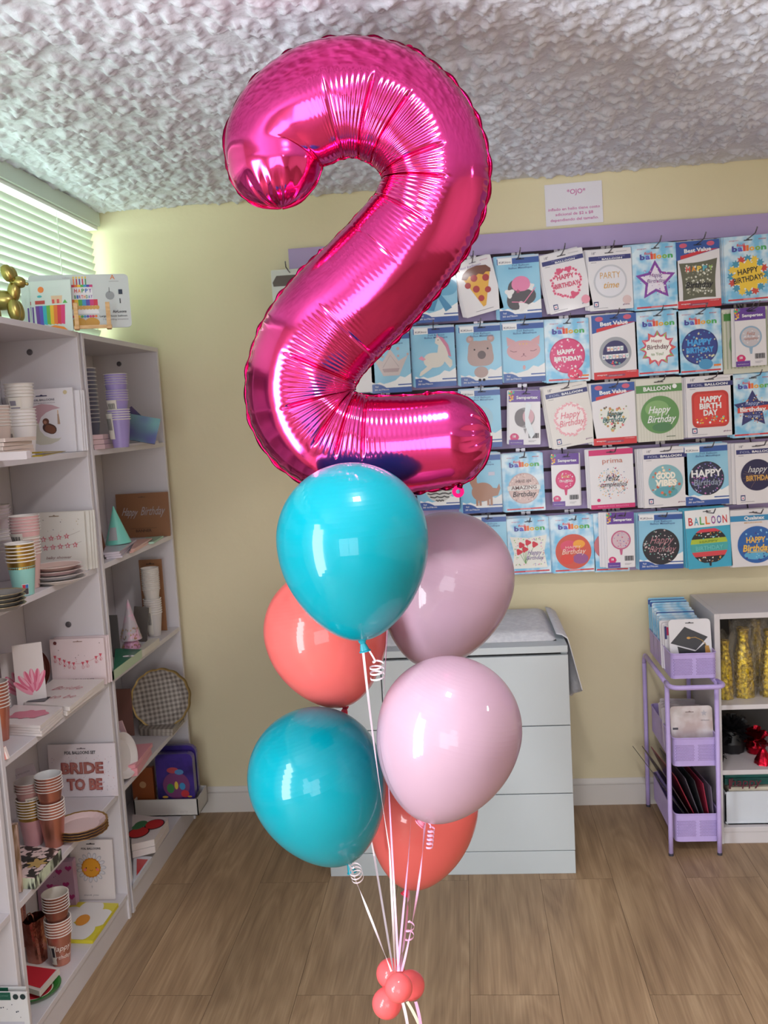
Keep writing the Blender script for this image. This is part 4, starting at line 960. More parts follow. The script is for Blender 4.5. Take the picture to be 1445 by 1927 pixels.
package(1243, 1018, 80, 106, 'blue', 'blue package with a black rose gold Happy Birthday balloon', p_blk, lambda a, k: (a.text('Happy', .5, .46, .18, c(200, 140, 150), fit=.50, shear=.4, bold=-.01), a.text('Birthday', .52, .31, .15, c(200, 140, 150), fit=.58, shear=.4, bold=-.01)))
def p_band(a, k):
    def seg(v0, v1, m):
        L = []; Rr = []
        for i in range(7):
            v = v0+(v1-v0)*i/6; hw = math.sqrt(max(0, .42**2-((v-.38)/k)**2)); L.append((.5-hw, v)); Rr.append((.5+hw, v))
        a.poly(L[::-1]+Rr if False else Rr+L[::-1], m)
    for v0, v1, m in ((.09, .20, BLK), (.20, .28, c(216, 70, 80)), (.28, .42, c(70, 170, 170)), (.42, .50, c(176, 196, 60)), (.50, .61, BLK), (.61, .665, c(216, 60, 80))): seg(v0, v1, m)
    a.up().dots(24, [WH, WARM[1], TQ], .014, (.2, .50, .8, .60), seed=3).dots(18, [WH, WARM[1]], .014, (.25, .11, .75, .19), seed=5); a.poly([(.47, .1), (.53, .1), (.52, .03), (.48, .03)], BLK)
def t_band(a, k):
    a.rect(0, .70, 1, 1, WH); a.up(2)
    for i, ch in enumerate('BALLOON'): a.text(ch, .12+i*.128, .745, .16, [c(206, 50, 60), c(70, 160, 190), c(90, 170, 80), c(236, 120, 50), c(150, 70, 150), c(90, 80, 170), c(206, 50, 60)][i], fit=.10, bold=.02, sy=1.15)
    a.text('HAPPY', .5, .435, .05, c(120, 150, 50), fit=.42, bold=.01); a.text('BIRTHDAY', .5, .31, .10, c(110, 200, 200), fit=.62, bold=.02); a.slot(.5, .955, .18)
package(1333, 1013, 80, 110, 'plain', 'turquoise package headed with rainbow letters and a banded Birthday balloon', p_band, t_band, 3, c(60, 168, 200), 3)
def p_qual(a, k): a.rect(0, .80, 1, .90, c(50, 140, 190)); a.disc(.56, .38, .42, c(40, 96, 170), 44); a.up().disc(.54, .20, .26, c(90, 170, 210), 30, .4); D(40, [c(140, 200, 230), c(60, 70, 140)], .56, .38, .4, 5, .02)(a, k)
package(1418, 1012, 82, 106, 'plain', 'white package with a round blue Happy Birthday balloon with gold letters, bottom right', p_qual, lambda a, k: (a.text('Qualatex', .52, .825, .08, WH, fit=.44, bold=.03), a.text('MICROFOIL', .5, .76, .03, GOLD, fit=.4, bold=.01), a.text('HAPPY', .54, .42, .13, c(240, 190, 80), fit=.42, bold=.03), a.text('Birthday', .56, .27, .15, c(240, 190, 80), fit=.62, shear=.15, bold=.03), a.slot(.5, .94, .18), a.rect(.34, .245, .8, .255, c(240, 190, 80))), 1, behind=4, off=(-.006, 0))
# ================================================================== GOODS ON THE BOOKCASES
def cardthing(name, cat, label, px, py, Y, wp, hp, z=None, yaw=0, lean=0, th=.004, mat=None, art=None, group=None, dz=0, rnd=.002, tilt=0, fl=False):
    """an upright printed card; px, py is the middle of its lower edge as seen at distance Y, wp x hp its size as seen"""
    p = hit(px, py, z, XL+.02, XF) if fl else at(px, py, Y)
    Y = p.y; m = Y/FPX; w, h = wp*m, hp*m
    if z is not None: p.z = z
    mw = T(p.x, Y, p.z+dz) @ Rz(yaw) @ Rx(-lean) @ Ry(-tilt)
    root = empty(name, mw); mb = MB(); mb.prism(rrect(w, h, rnd, 3, 0, h/2), -th/2, th/2, mat or CARDW, mat or CARDW); mb.build('card', root)
    if art:
        for i, (nm, fn) in enumerate(art): lay(root, w, h, -th/2-.0012*i, nm, fn)
    return tag(root, label, cat, group)
def backs(label, n, cat, px, py, Y, wp, hp, z, step, mat, group, yaw=0, lean=0, name='card_package', dx=0, dz=0):
    m = Y/FPX; w, h = wp*m, hp*m; p = at(px, py, Y); mb = MB(); mb.prism(rrect(w, h, .002, 2, 0, h/2), -.0015, .0015, mat); first = None
    for i in range(n):
        mw = T(p.x+dx*(i+1), Y+step*(i+1), z+dz*(i+1)) @ Rz(yaw) @ Rx(-lean)
        if first is None: o = first = mb.build(name, None, mw)
        else: o = first.copy(); COL.objects.link(o); o.matrix_world = mw
        tag(o, label, cat, group)

def cup_mesh(name, r, h, body, rim, inner, band=None, bandh=.2, scallop=False, dots=None):
    mb = MB(); rb = r*.70
    prof = [(.0003, .0025), (rb*.93, .0025), (rb*.95, 0), (rb, 0)]; mats = [body, body, body]
    hb = h*(1-bandh) if band else h*.965
    def R(z): return rb+(r-rb)*z/h
    prof += [(R(hb), hb)]; mats += [body]
    if band: prof += [(R(h*.965), h*.965)]; mats += [band]
    prof += [(R(h*.968)+.0018, h*.972), (r+.0026, h*.985), (r+.0018, h), (r-.0002, h)]; mats += [rim]*4
    prof += [(rb*.92, .006), (.0003, .006)]; mats += [inner, inner]
    mb.lathe(prof, body, 32, mats=mats)
    return mb
CW = M((230, 224, 218), .5)
BASE = {}
def cup_stack(px, py, Y, z, n, r, h, sp, label, body, rim=CW, inner=CW, band=None, sticker=None, art=None, lean=0, bandh=.16, top_label=None, dx=0, under=None):
    """nested paper cups: each is a thing of its own"""
    p = at(px, py, Y)
    if z in (LV[2], LV[3], LV[4], LV[5]):
        p = hit(px, py, z, XL+.03, XF-r*.72)
        if abs(p.y-Y) > .25: print('cup depth', label, round(p.y, 2), Y)
    BASE[(round(px), 'y')] = p; Y = p.y
    if under is not None: p = under.copy(); Y = p.y
    first = None; mb = cup_mesh('paper_cup', r, h, body, rim, inner, band, bandh)
    gr = ('cups nested in the '+label)[:90]
    for i in range(n):
        mw = T(p.x+dx*i, Y, z+.0006+sp*i) @ Rx(lean)
        if i == 0:
            root = empty('paper_cup', mw); mb.build('cup_body', root); first = root
            if art: art(root, r, h)
            if sticker: band_label(root, r, h, *sticker)
            tag(root, 'lowest cup of the '+label, 'paper cup')
        else:
            if i == 1: o = mb.build('paper_cup', None, mw); src = o
            else: o = src.copy(); COL.objects.link(o); o.matrix_world = mw
            if i == n-1: tag(o, 'top cup of the '+label, 'paper cup')
            else: tag(o, 'paper cup nested inside the '+label, 'paper cup', gr)
    return p, z+sp*(n-1)+h
def band_label(root, r, h, a0, a1, z0, z1, mat, extra=None, name='paper_label', off=.0012):
    """a label or print curved round a cup between two angles (degrees, -90 faces the camera)"""
    def pt(a, t, o): rr = r*.70+(r*.30)*t+o; return (rr*math.cos(math.radians(a)), rr*math.sin(math.radians(a)), t*h)
    mb = MB(); N = 10
    vs = [pt(a0+(a1-a0)*i/N, t, off) for i in range(N+1) for t in (z0, z1)]
    mb.add(vs, [(2*i, 2*i+2, 2*i+3, 2*i+1) for i in range(N)], mat, True)
    for (b0, b1, c0, c1, m2) in (extra or []):
        A0, A1 = a0+(a1-a0)*b0, a0+(a1-a0)*b1; Z0, Z1 = z0+(z1-z0)*c0, z0+(z1-z0)*c1; M_ = 4
        vs = [pt(A0+(A1-A0)*i/M_, t, off+.0004) for i in range(M_+1) for t in (Z0, Z1)]
        mb.add(vs, [(2*i, 2*i+2, 2*i+3, 2*i+1) for i in range(M_)], m2, True)
    return mb.build(name, root)
BAR = [(.15+i*.07, .18+i*.07+(.02 if i % 3 == 0 else 0), .35, .8, BLK) for i in range(10)]
def slabthing(name, cat, label, pts, z, n, th, mat, group=None, top=None, side=None, gap=.0006, parts='printed_top', copies_label=None, jitter=.003):
    """flat packs piled on a shelf: pts are the pixel corners (at distance Y each) of the top one: [(px, py, Y)...]"""
    zz0 = z+n*(th+gap)
    P = [hit(q[0], q[1], zz0, XL+.012, XF+.012) if z < 1.05 else at(*q) for q in pts]
    for q in P: q.x = min(max(q.x, XL+.012), XF+.012)
    cx = sum(q.x for q in P)/len(P); cyy = sum(q.y for q in P)/len(P); out = []
    o2 = [(q.x-cx, q.y-cyy) for q in P]; R = random.Random(int(cx*1000))
    for i in range(n):
        zz = z+i*(th+gap)+.0005; root = empty(name, T(cx+R.uniform(-jitter, jitter), cyy+R.uniform(-jitter, jitter), zz) @ Rz(R.uniform(-2, 2) if n > 1 else 0))
        mb = MB(); k = 3
        mb.slab(o2, 0, th, mat, side or mat); ob = mb.build('folded_pack', root, bevel=min(th*.35, .0022)); out.append(root)
        if top and i == n-1: top(root, o2, th)
        tag(root, label if i == n-1 else (copies_label or cut('pack under the '+label, 15)), cat, None if i == n-1 or n == 2 else (group or 'packs under the '+label[:60]))
    return out
def plate(name, label, mw, r, mat, rim=None, n=1, step=.004, scallop=0, group=None, cat='paper plate', art=None, lab2=None, rimw=.006):
    mod = (lambda a: 1+.035*abs(math.cos(a*scallop/2))-.02) if scallop else None
    mb = MB(); rm = rim or mat
    prof = [(.0004, .001), (r*.68, .001), (r*.74, .004), (r-rimw, .0105), (r, .0118), (r, .0108), (r-rimw, .0095), (r*.74, .003), (r*.68, 0), (.0004, 0)]
    mb.lathe(prof, mat, 72, mod=mod, mats=[mat, mat, mat, rm, rm, mat, mat, mat, mat]); first = None
    for i in range(n):
        m2 = mw @ T(0, 0, step*i)
        if i == n-1 and art is not None:
            root = empty(name, m2); mb.build('plate_body', root); art(root); o = root
        elif first is None: o = first = mb.build(name, None, m2)
        else: o = first.copy(); COL.objects.link(o); o.matrix_world = m2
        tag(o, label if i == n-1 else (lab2 or cut('plate stacked under the '+label, 15)), cat, None if i == n-1 else (group or 'plates under the '+label[:60]))

# ---------------- on top of the bookcases
def balloon_dog():
    c0 = at(24, 598, 2.32); g = M((172, 158, 92), .28, 1); root = empty('balloon_dog_figurine', T(c0.x, 2.32, 1.786) @ Rz(12) @ Matrix.Scale(1.12, 4))
    def blob(mb, p, q, r, n=14):
        p, q = Vector(p), Vector(q); path = [p+(q-p)*i/n for i in range(n+1)]; mb.tube(path, [max(.0008, r*math.sqrt(max(0, 1-(2*i/n-1)**2))**.75*1.08) for i in range(n+1)], g, 16)
    for nm, segs in (('body', [((-.052, 0, .052), (.012, 0, .050), .021)]), ('neck', [((.004, 0, .046), (.012, 0, .092), .0135)]), ('snout', [((.004, 0, .094), (.036, 0, .086), .0125)]), ('ear', [((.008, -.012, .090), (-.006, -.013, .128), .0125)]), ('ear', [((.008, .012, .090), (-.002, .014, .128), .0125)]),
                     ('front_leg', [((.006, -.012, .052), (.010, -.014, .002), .0135)]), ('front_leg', [((.006, .012, .052), (.012, .016, .002), .0135)]), ('hind_leg', [((-.046, -.012, .052), (-.044, -.014, .002), .0135)]), ('hind_leg', [((-.046, .012, .052), (-.040, .016, .002), .0135)]), ('tail', [((-.054, 0, .058), (-.080, 0, .080), .007)])):
        mb = MB(); [blob(mb, *q) for q in segs]; mb.build(nm, root)
    mb = MB(); blob(mb, (.034, 0, .086), (.042, 0, .085), .0035); mb.build('nose', root)
    tag(root, 'gold balloon dog figurine standing on top of the left bookcases', 'figurine')
balloon_dog()
def a_cake(a, k):
    W_ = c(236, 234, 238)
    for i in range(5): a.rect(.44+i*.030, .80, .452+i*.030, .92, [c(240, 130, 60), c(206, 40, 60), c(60, 60, 150), c(206, 50, 80), c(70, 150, 80)][i]); a.disc(.446+i*.030, .945, .008, YEL, 8, 1.6)
    a.poly([(.42, .52), (.63, .52), (.62, .80), (.43, .80)], W_); a.poly([(.39, .27), (.68, .27), (.66, .42), (.42, .42)], W_)
    a.up(); cols = [c(206, 40, 70), c(236, 120, 40), c(240, 200, 50), c(80, 170, 70), c(60, 150, 200), c(90, 70, 170), c(206, 50, 120)]
    for i in range(7): a.rect(.42+i*.03, .765, .452+i*.03, .81, cols[i]); a.rect(.40+i*.0385, .42, .44+i*.0385, .535, cols[(i+1) % 7])
    for i in range(9): a.disc(.40+i*.033, .385, .022, GOLD, 12); a.disc(.42+i*.028, .22, .014, cols[i % 7], 8)
    a.disc(.47, .10, .075, c(214, 160, 50), 26, .72).disc(.60, .10, .075, c(206, 150, 46), 26, .72)
    a.disc(.80, .60, .045, c(150, 152, 156), 22); a.rect(.795, .66, .80, .75, BLK); a.rect(.89, .62, .93, .71, c(40, 50, 70)); a.rect(.895, .45, .905, .54, BLK)
def t_cake(a, k):
    for i, ch in enumerate('HAPPY'): a.text(ch, .46+i*.036, .665, .04, cols_[i % 5], fit=.028, bold=.03)
    for i, ch in enumerate('BIRTHDAY'): a.text(ch, .45+i*.0235, .555, .035, cols_[(i+2) % 5], fit=.018, bold=.03)
    a.text('AirLoons', .885, .275, .028, BLK, fit=.14, bold=.02); a.text('Large airloon balloon', .82, .20, .02, BLK, fit=.28, bold=.01); a.text('7 ft standing ornament', .84, .14, .016, GREYT, fit=.26); a.text('A', .84, .90, .05, ORG); a.rect(.80, .86, .9, .866, GREYT); a.slot(.37, .93, .07, c(190, 192, 196))
cols_ = [c(220, 50, 70), c(240, 140, 40), c(60, 150, 80), c(60, 110, 190), c(130, 70, 160)]
cardthing('balloon_pack', 'balloon package', 'large grey white pack with a rainbow birthday cake balloon, leaning on a wooden easel', 157, 628, 2.66, 182, 103, 1.797, yaw=20, lean=6, mat=c(206, 210, 212), art=[('cake_picture', a_cake), ('lettering', t_cake)], rnd=.012)
def a_str(a, k):
    cs = [c(110, 60, 160), c(90, 80, 190), c(50, 180, 200), c(110, 180, 70), c(240, 190, 50), c(236, 120, 50), c(220, 50, 70), c(220, 50, 120)]
    for i in range(8): a.poly([(.12+i*.085, .16), (.215+i*.085, .14), (.205+i*.09, .52), (.10+i*.09, .52)], cs[i])
    a.disc(.26, .83, .075, c(240, 130, 60), 24); a.poly([(.3, .0), (.9, 0), (.78, .09), (.56, .13), (.36, .10)], c(240, 140, 50)); a.rect(.1, .55, .34, .62, c(190, 60, 60)); a.disc(.22, .70, .06, TQ, 16, .5); a.poly([(.52, .55), (.76, .55), (.78, .70), (.50, .70)], c(226, 190, 160)); a.rect(.52, .55, .58, .63, c(220, 80, 80)); a.rect(.64, .55, .70, .63, c(220, 80, 80)); a.poly([(.78, .55), (.84, .62), (.90, .55)], GRN); a.rect(.02, .08, .06, .5, PURP)
for i, (lb, dx) in enumerate((('white pack with a row of rainbow tassel balloons, between dog figurine and cake pack', 0), ('second rainbow tassel pack, showing only its left margin', -9), ('clear sleeved pack at the back of the rainbow tassel packs', -18))):
    cardthing('balloon_pack', 'balloon package', lb, 100+dx, 617-i*1.5, 2.60+.012*i, 78, 98, 1.786, yaw=4, lean=4, mat=c(214, 222, 222), art=[('tassel_picture', a_str)] if i < 2 else None)
def easel():
    WD = noise_mat('pale_beech', (206, 160, 106), (222, 180, 128), 30, .5, stretch=(1, 1, 6))
    p = at(177, 630, 2.615); root = empty('display_easel', T(p.x, 2.615, 1.786) @ Rz(20)); m = 2.7/FPX
    for s in (-1, 1):
        mb = MB(); mb.box(s*.044-.006, -.004, .0, s*.044+.006, .004, .078, WD); mb.build('upright', root, bevel=.001)
        mb = MB(); mb.box(s*.044-.007, -.034, 0, s*.044+.007, -.004, .009, WD); mb.build('foot', root, bevel=.001)
    mb = MB(); mb.box(-.052, -.003, .004, .052, .003, .014, WD); mb.build('crossbar', root, bevel=.001)
    tag(root, 'small pale wooden easel at the top front edge holding the cake pack', 'easel')
easel()

# ---------------- left bookcase, first shelf
def a_moon(a, k):
    P = []; Q = []
    o = [(.36+.30*math.cos(t), .42+.34*math.sin(t)*1.05) for t in [math.radians(50+i*260/24) for i in range(25)]]
    i_ = [(.52+.235*math.cos(t), .42+.25*math.sin(t)*1.05) for t in [math.radians(78+i*204/24) for i in range(25)]]
    tip1 = (.80, .69); tip2 = (.78, .20)
    o = [(.80, .69), (.68, .745), (.52, .77), (.38, .73), (.26, .63), (.20, .48), (.22, .32), (.32, .19), (.46, .13), (.62, .135), (.74, .18), (.79, .23)]
    n_ = [(.74, .22), (.64, .225), (.54, .27), (.47, .36), (.46, .46), (.50, .56), (.58, .63), (.68, .67)]
    top = [o[0], o[1], o[2], o[3], o[4], (.46, .46), n_[5], n_[6], n_[7]]; bot = [o[4], o[5], o[6], o[7], o[8], o[9], o[10], o[11], n_[0], n_[1], n_[2], n_[3], n_[4]]
    a.poly(bot, c(204, 200, 184)); a.poly(top, c(196, 160, 168)); a.line([(.76, .66), (.76, .60)], .01, GOLD); a.poly([(.75, .60), (.77, .60), (.785, .44), (.745, .44)], c(176, 146, 122))
    a.up().fn(.62, .38, lambda t: .09+.02*math.cos(2*t+.8), c(76, 50, 46), 20); a.up().fn(.63, .37, lambda t: .07+.015*math.cos(2*t+.8), c(120, 76, 56), 20); a.disc(.57, .49, .05, c(104, 66, 52), 16); a.up().disc(.56, .48, .025, c(166, 120, 100), 12)
def t_moon(a, k): a.text('FOIL BALLOONS', .56, .815, .03, c(80, 76, 96), fit=.33, bold=.01); a.text('SUPER SHAPE BEAR ON MOON', .56, .775, .014, GREYT, fit=.33); a.text('PartyDeco', .19, .865, .02, BLK, fit=.12, bold=.02); a.slot(.53, .885, .17, c(50, 50, 90)); a.disc(.89, .93, .03, c(206, 190, 150), 16)
cardthing('foil_balloon_card', 'balloon package', 'white card package with a crescent moon and bear balloon on the first shelf', 82, 846, 2.565, 133, 124, LV[1]+.001, lean=3, art=[('moon_picture', a_moon), ('lettering', t_moon)])
backs('plain card package stacked behind the crescent moon one', 3, 'balloon package', 93, 846, 2.575, 128, 118, LV[1]+.001, .009, CARDW, 'packages behind the crescent moon card', lean=3, dx=.003, dz=-0, name='foil_balloon_card')
WL = M((216, 210, 200), .6)
pk_ = c(200, 120, 140)
ps, zt = cup_stack(48, 862, 2.36, LV[1], 6, .036, .082, .0085, 'pink heart cup stack before the moon card', c(222, 216, 214), sticker=(-150, -100, .1, .9, WL, BAR, 'paper_label', .004))
cup_stack(36, 790, 2.38, zt-.028, 5, .036, .060, .0085, 'white labelled group standing in the pink heart cups', c(218, 212, 206), sticker=(-110, -60, .25, .95, WL, [(.1, .9, .1, .4, GREYT), (.1, .6, .5, .8, GREYT)], 'paper_label', .004), under=ps)
cup_stack(2, 850, 2.33, LV[1], 7, .036, .085, .0085, 'cream brown cup stack at the left edge, first shelf', c(206, 186, 176))
slabthing('napkin_pack', 'napkins', 'uppermost cream napkin pack in clear film at the left end, first shelf', [(-30, 850, 2.10), (60, 850, 2.10), (62, 830, 2.28), (-25, 830, 2.28)], LV[1]+.012, 4, .009, c(214, 196, 186), gap=.001, jitter=.006)
cardthing('favour_tray', 'tray', 'low white cardboard tray edge under the cream napkin packs', 25, 872, 2.08, 66, 16, LV[1]+.0005, th=.02, mat=c(214, 206, 208))
def gold_clip():
    p = at(70, 856, 2.16); q = at(124, 853, 2.40); g = M((186, 160, 60), .25, 1); root = empty('gold_foil_wedge', T(p.x, p.y, LV[1]+.0005)); d = Vector((q.x-p.x, q.y-p.y, 0)); s = Vector((-d.y, d.x, 0)).normalized()*.012
    for nm, z in (('upper_blade', .010), ('lower_blade', .002)):
        mb = MB(); a, b, e = -s, s, d; zz = Vector((0, 0, z)); up = Vector((0, 0, .004))
        mb.add([a+zz, b+zz, e+Vector((0, 0, .006)), a+zz+up, b+zz+up, e+Vector((0, 0, .007))], [(0, 1, 2), (3, 5, 4), (0, 3, 4, 1), (1, 4, 5, 2), (2, 5, 3, 0)], g); mb.build(nm, root)
    tag(root, 'flat gold foil wedge lying at the front edge of the first shelf', 'party favour')
gold_clip()
# ---------------- left bookcase, second shelf
def a_baby(a, k):
    st = c(206, 120, 128); L1 = [(.08+i*.084, .60-.06*math.sin(PI*i/10)+.06*(i/10)**2*1.2) for i in range(11)]; L2 = [(.1+i*.083, .45-.05*math.sin(PI*i/10)+.04*(i/10)) for i in range(11)]
    a.line(L1, .004, c(150, 130, 120)).line(L2, .004, c(150, 130, 120)); a.up()
    for i in range(4): a.star(.30+i*.13, .555+.012*i, .055, st)
    for i in range(6): a.star(.20+i*.125, .40+.008*i, .055, st)
    a.disc(.09, .92, .03, c(176, 164, 140), 14); a.disc(.20, .83, .045, c(176, 164, 140), 18); a.up().disc(.215, .845, .037, CARDC, 18); a.dots(16, [c(140, 130, 130), c(196, 180, 150)], .008, (.08, .65, .92, .9), seed=5); a.slot(.5, .93, .17, c(150, 130, 110))
def t_baby(a, k):
    for i, ch in enumerate('BABY'): a.text(ch, .30+i*.13, .535+.012*i, .035, WH, fit=.028, bold=.02)
    for i, ch in enumerate('SHOWER'): a.text(ch, .20+i*.125, .38+.008*i, .035, WH, fit=.028, bold=.02)
    a.text('baby shower', .54, .22, .045, c(150, 110, 110), fit=.42, shear=.3)
cardthing('banner_package', 'banner package', 'cream card package with a pink star Baby Shower banner', 108, 1066, 2.545, 122, 117, LV[2]+.001, lean=4, mat=CARDC, art=[('banner_picture', a_baby), ('lettering', t_baby)])
backs('cream card package stacked behind the Baby Shower one', 3, 'banner package', 113, 1066, 2.552, 120, 116, LV[2]+.001, .010, CARDC, 'packages behind the Baby Shower card', lean=4, dx=.004, name='banner_package')
pp = at(108, 1090, 2.36)
for i, (mt, rr, lb) in enumerate(((c(216, 210, 208), .078, 'lowest white plate of the pile before the Baby Shower card'), (c(214, 208, 210), .074, 'second white plate from the bottom before the Baby Shower card'), (c(222, 186, 184), .069, 'light pink plate third from the bottom before the Baby Shower card'), (c(206, 176, 166), .067, 'beige pink plate on top of the pile before the Baby Shower card'))):
    plate('paper_plate', lb, T(pp.x-.004, 2.37, LV[2]+.001+i*.0118), rr, mt, c(228, 214, 208), 1)
ps, zt = cup_stack(58, 1106, 2.27, LV[2], 6, .033, .092, .008, 'pink dotted cup stack behind the mint cups', c(214, 180, 174), inner=c(206, 190, 186))
cup_stack(47, 1030, 2.28, zt-.030, 6, .037, .050, .0078, 'barcoded group standing in the pink dotted cups', c(206, 196, 186), band=c(216, 170, 170), bandh=.3, sticker=(-140, -75, .1, .9, WL, BAR, 'paper_label', .004), under=ps)
def mint_art(root, r, h):
    band_label(root, r, h, -70, -38, .03, .34, c(226, 226, 226), [(.06, .5, .62, .95, c(200, 40, 70)), (.52, .94, .62, .95, c(60, 120, 190)), (.06, .94, .05, .6, c(60, 58, 66))], 'price_label', .001)
    mb = MB()
    for i in range(40): a = 2*PI*i/40; zz = h*.80; rr = r*.70+r*.30*.8+.0006; mb.add([((rr+.0003*0)*math.cos(a+.078*s), rr*math.sin(a+.078*s), zz-.0035*(1-s*s)) for s in (-1, -.5, 0, .5, 1)]+[(rr*math.cos(a), rr*math.sin(a), zz+.002)], [(0, 1, 2, 3, 4, 5)], GOLDF)
    mb.build('scalloped_gold_edge', root)
GOLDF = M((196, 160, 84), .3, 1)
cup_stack(47, 1119, 2.10, LV[2], 6, .0345, .088, .0088, 'mint green gold edged cup stack', c(142, 200, 192), band=GOLDF, bandh=.17, art=mint_art, rim=c(240, 236, 230))
pp = at(4, 1128, 1.99)
plate('paper_plate', 'uppermost grey gold rimmed plate at the left edge, second shelf', T(pp.x-.02, 2.02, LV[2]+.001), .055, c(124, 120, 116), M((176, 160, 124), .4, .6), 4, .0095, 14)
cup_stack(-4, 1086, 2.12, LV[2], 8, .036, .085, .0095, 'black and white cup stack, second shelf', c(40, 38, 36))
ps, zt = cup_stack(6, 1092, 2.30, LV[2], 7, .036, .085, .010, 'white star cup stack at the back, second shelf', c(206, 200, 204))
cup_stack(4, 1000, 2.30, zt-.02, 5, .036, .05, .009, 'pink white cups topping the star cup stack', c(214, 200, 206), sticker=(-110, -50, .1, .6, WL, BAR, 'paper_label', .004), under=ps)
# ---------------- left bookcase, third shelf
RG = M((198, 132, 114), .28, .85); RGP = c(176, 110, 96)
for i, (x, y, yy, ang) in enumerate(((14, 1240, 2.47, 68), (28, 1246, 2.44, 64))):
    p = at(x, y, yy); plate('paper_plate', ('dark copper round plate leaning at the back of the third shelf', 'copper round plate in front of the other leaning copper plate')[i], T(max(p.x, XL+.085), yy, LV[3]+.072) @ Rz(-10) @ Rx(ang), .068, M((166, 104, 88), .35, .7), M((150, 92, 78), .3, .8))
def a_fan(a, k):
    for i in range(6):
        t = math.radians(64+i*15); a.disc(.62+.50*math.cos(t), .10+.34*math.sin(t), .40, [c(222, 104, 140), c(236, 150, 176)][i % 2], 24, .26, t); a.disc(.62+.56*math.cos(t), .10+.40*math.sin(t), .26, [c(240, 176, 196), c(214, 90, 126)][i % 2], 20, .16, t)
for i, (x, w_, h_, yy, lb) in enumerate(((20, 60, 100, 2.22, 'rear pink fan pack of three at the left, third shelf'), (40, 62, 108, 2.18, 'middle pink fan pack of three, third shelf'), (62, 56, 130, 2.12, 'front white pack with folded pink paper fans, third shelf'))):
    cardthing('paper_fan_pack', 'fan pack', lb, x, 1322+i*5, yy, w_, h_, LV[3]+.001, yaw=28, lean=6, fl=True, mat=c(222, 214, 214), art=[('fan_picture', a_fan)], th=.012)
def a_bride(a, k):
    rd = c(206, 84, 100); pts = [(.08+i*.084, .62-.17*math.sin(PI*i/10)+.02*i/10) for i in range(11)]; a.line(pts, .004, rd); a.up()
    for i in range(11):
        if i in (5, 8): continue
        u, v = pts[i]; a.poly([(u-.028, v+.03), (u+.028, v+.03), (u, v-.05)], rd); a.disc(u, v-.085, .031, rd, 14); a.up(0)
    a.up()
    for i in range(11):
        if i in (5, 8): continue
        u, v = pts[i]; a.disc(u, v-.085, .027, CARDP, 14)
    a.dots(14, [c(90, 60, 60), c(206, 140, 150)], .007, (.08, .2, .92, .9), seed=11); a.disc(.10, .92, .032, c(110, 60, 60), 14); a.slot(.52, .93, .17, c(150, 120, 110))
CARDP = M((226, 208, 210), .45, 0, .2)
def t_bride(a, k):
    pts = [(.08+i*.084, .62-.17*math.sin(PI*i/10)+.02*i/10) for i in range(11)]; s = 'BRIDE TO BE'
    for i, ch in enumerate(s):
        if ch != ' ': a.text(ch, pts[i][0], pts[i][1]-.112, .034, c(196, 70, 90), fit=.022, bold=.02)
    a.text('PARTY BANNER', .54, .09, .045, c(90, 70, 80), fit=.48)
cardthing('banner_package', 'banner package', 'pale pink card package with a Bride To Be circle banner', 151, 1288, 2.582, 112, 94, LV[3]+.001, lean=2, mat=CARDP, art=[('banner_picture', a_bride), ('lettering', t_bride)])
backs('pale pink card package behind the Bride To Be banner one', 2, 'banner package', 154, 1288, 2.590, 110, 95, LV[3]+.001, .008, CARDP, 'packages behind the Bride To Be banner card', lean=2, dx=.003, name='banner_package')
def top_text(*lines):
    def f(root, o2, th):
        w = max(x for x, y in o2)-min(x for x, y in o2); h = max(y for x, y in o2)-min(y for x, y in o2); a = Art(w, h, 0)
        for ln in lines: ln(a)
        ob = a.build('printed_top', root); ob.matrix_local = T(0, -h/2, th+.0002) @ Rx(-90); 
        ob.matrix_local = T(0, -h/2, th+.0006) @ Matrix(((1, 0, 0, 0), (0, 0, 1, 0), (0, -1, 0, 0), (0, 0, 0, 1)))
    return f
slabthing('napkin_pack', 'napkins', 'white napkin pack printed with pink Bride To Be script', [(42, 1322, 2.07), (152, 1330, 2.03), (205, 1278, 2.36), (100, 1278, 2.36)], LV[3], 2, .011, c(226, 218, 214), top=top_text(lambda a: a.up().poly([(.10, .16), (.42, .16), (.42, .32), (.10, .32)], c(40, 34, 50)), lambda a: a.text('Bride', .5, .55, .22, c(206, 120, 130), fit=.5, shear=.3, bold=-.01), lambda a: a.text('to be', .62, .26, .2, c(206, 120, 130), fit=.42, shear=.3, bold=-.01)), copies_label='lower napkin pack under the Bride To Be napkins')
slabthing('napkin_pack', 'napkins', 'white napkin pack with a pink hand print near the left end, third shelf', [(-6, 1362, 1.99), (82, 1366, 1.97), (118, 1330, 2.13), (28, 1326, 2.15)], LV[3], 4, .0065, c(222, 214, 212), top=top_text(lambda a: a.up().fn(.5, .52, lambda t: .26+.06*math.cos(2*t)+.03*math.cos(7*t), c(206, 120, 140), 30)), copies_label='napkin pack lying under the pink hand print one', jitter=.002)
cup_stack(2, 1392, 1.985, LV[3], 8, .028, .088, .0085, 'rose gold cup stack at the left edge, third shelf', RG, inner=c(206, 196, 190))
def straws():
    p = at(0, 1412, 1.975); root = empty('striped_straw_box', T(p.x, 1.99, LV[3]+.0005)); mb = MB(); mb.T = Ry(-14)
    for i in range(6): mb.box(-.012+i*.004, -.004, 0, -.008+i*.004, .004, .034-i*.001, [c(236, 150, 140), c(240, 222, 216)][i % 2])
    mb.T = Matrix.Identity(4); mb.build('striped_card', root); tag(root, 'small coral striped carton at the left edge before the copper cups', 'carton')
straws()
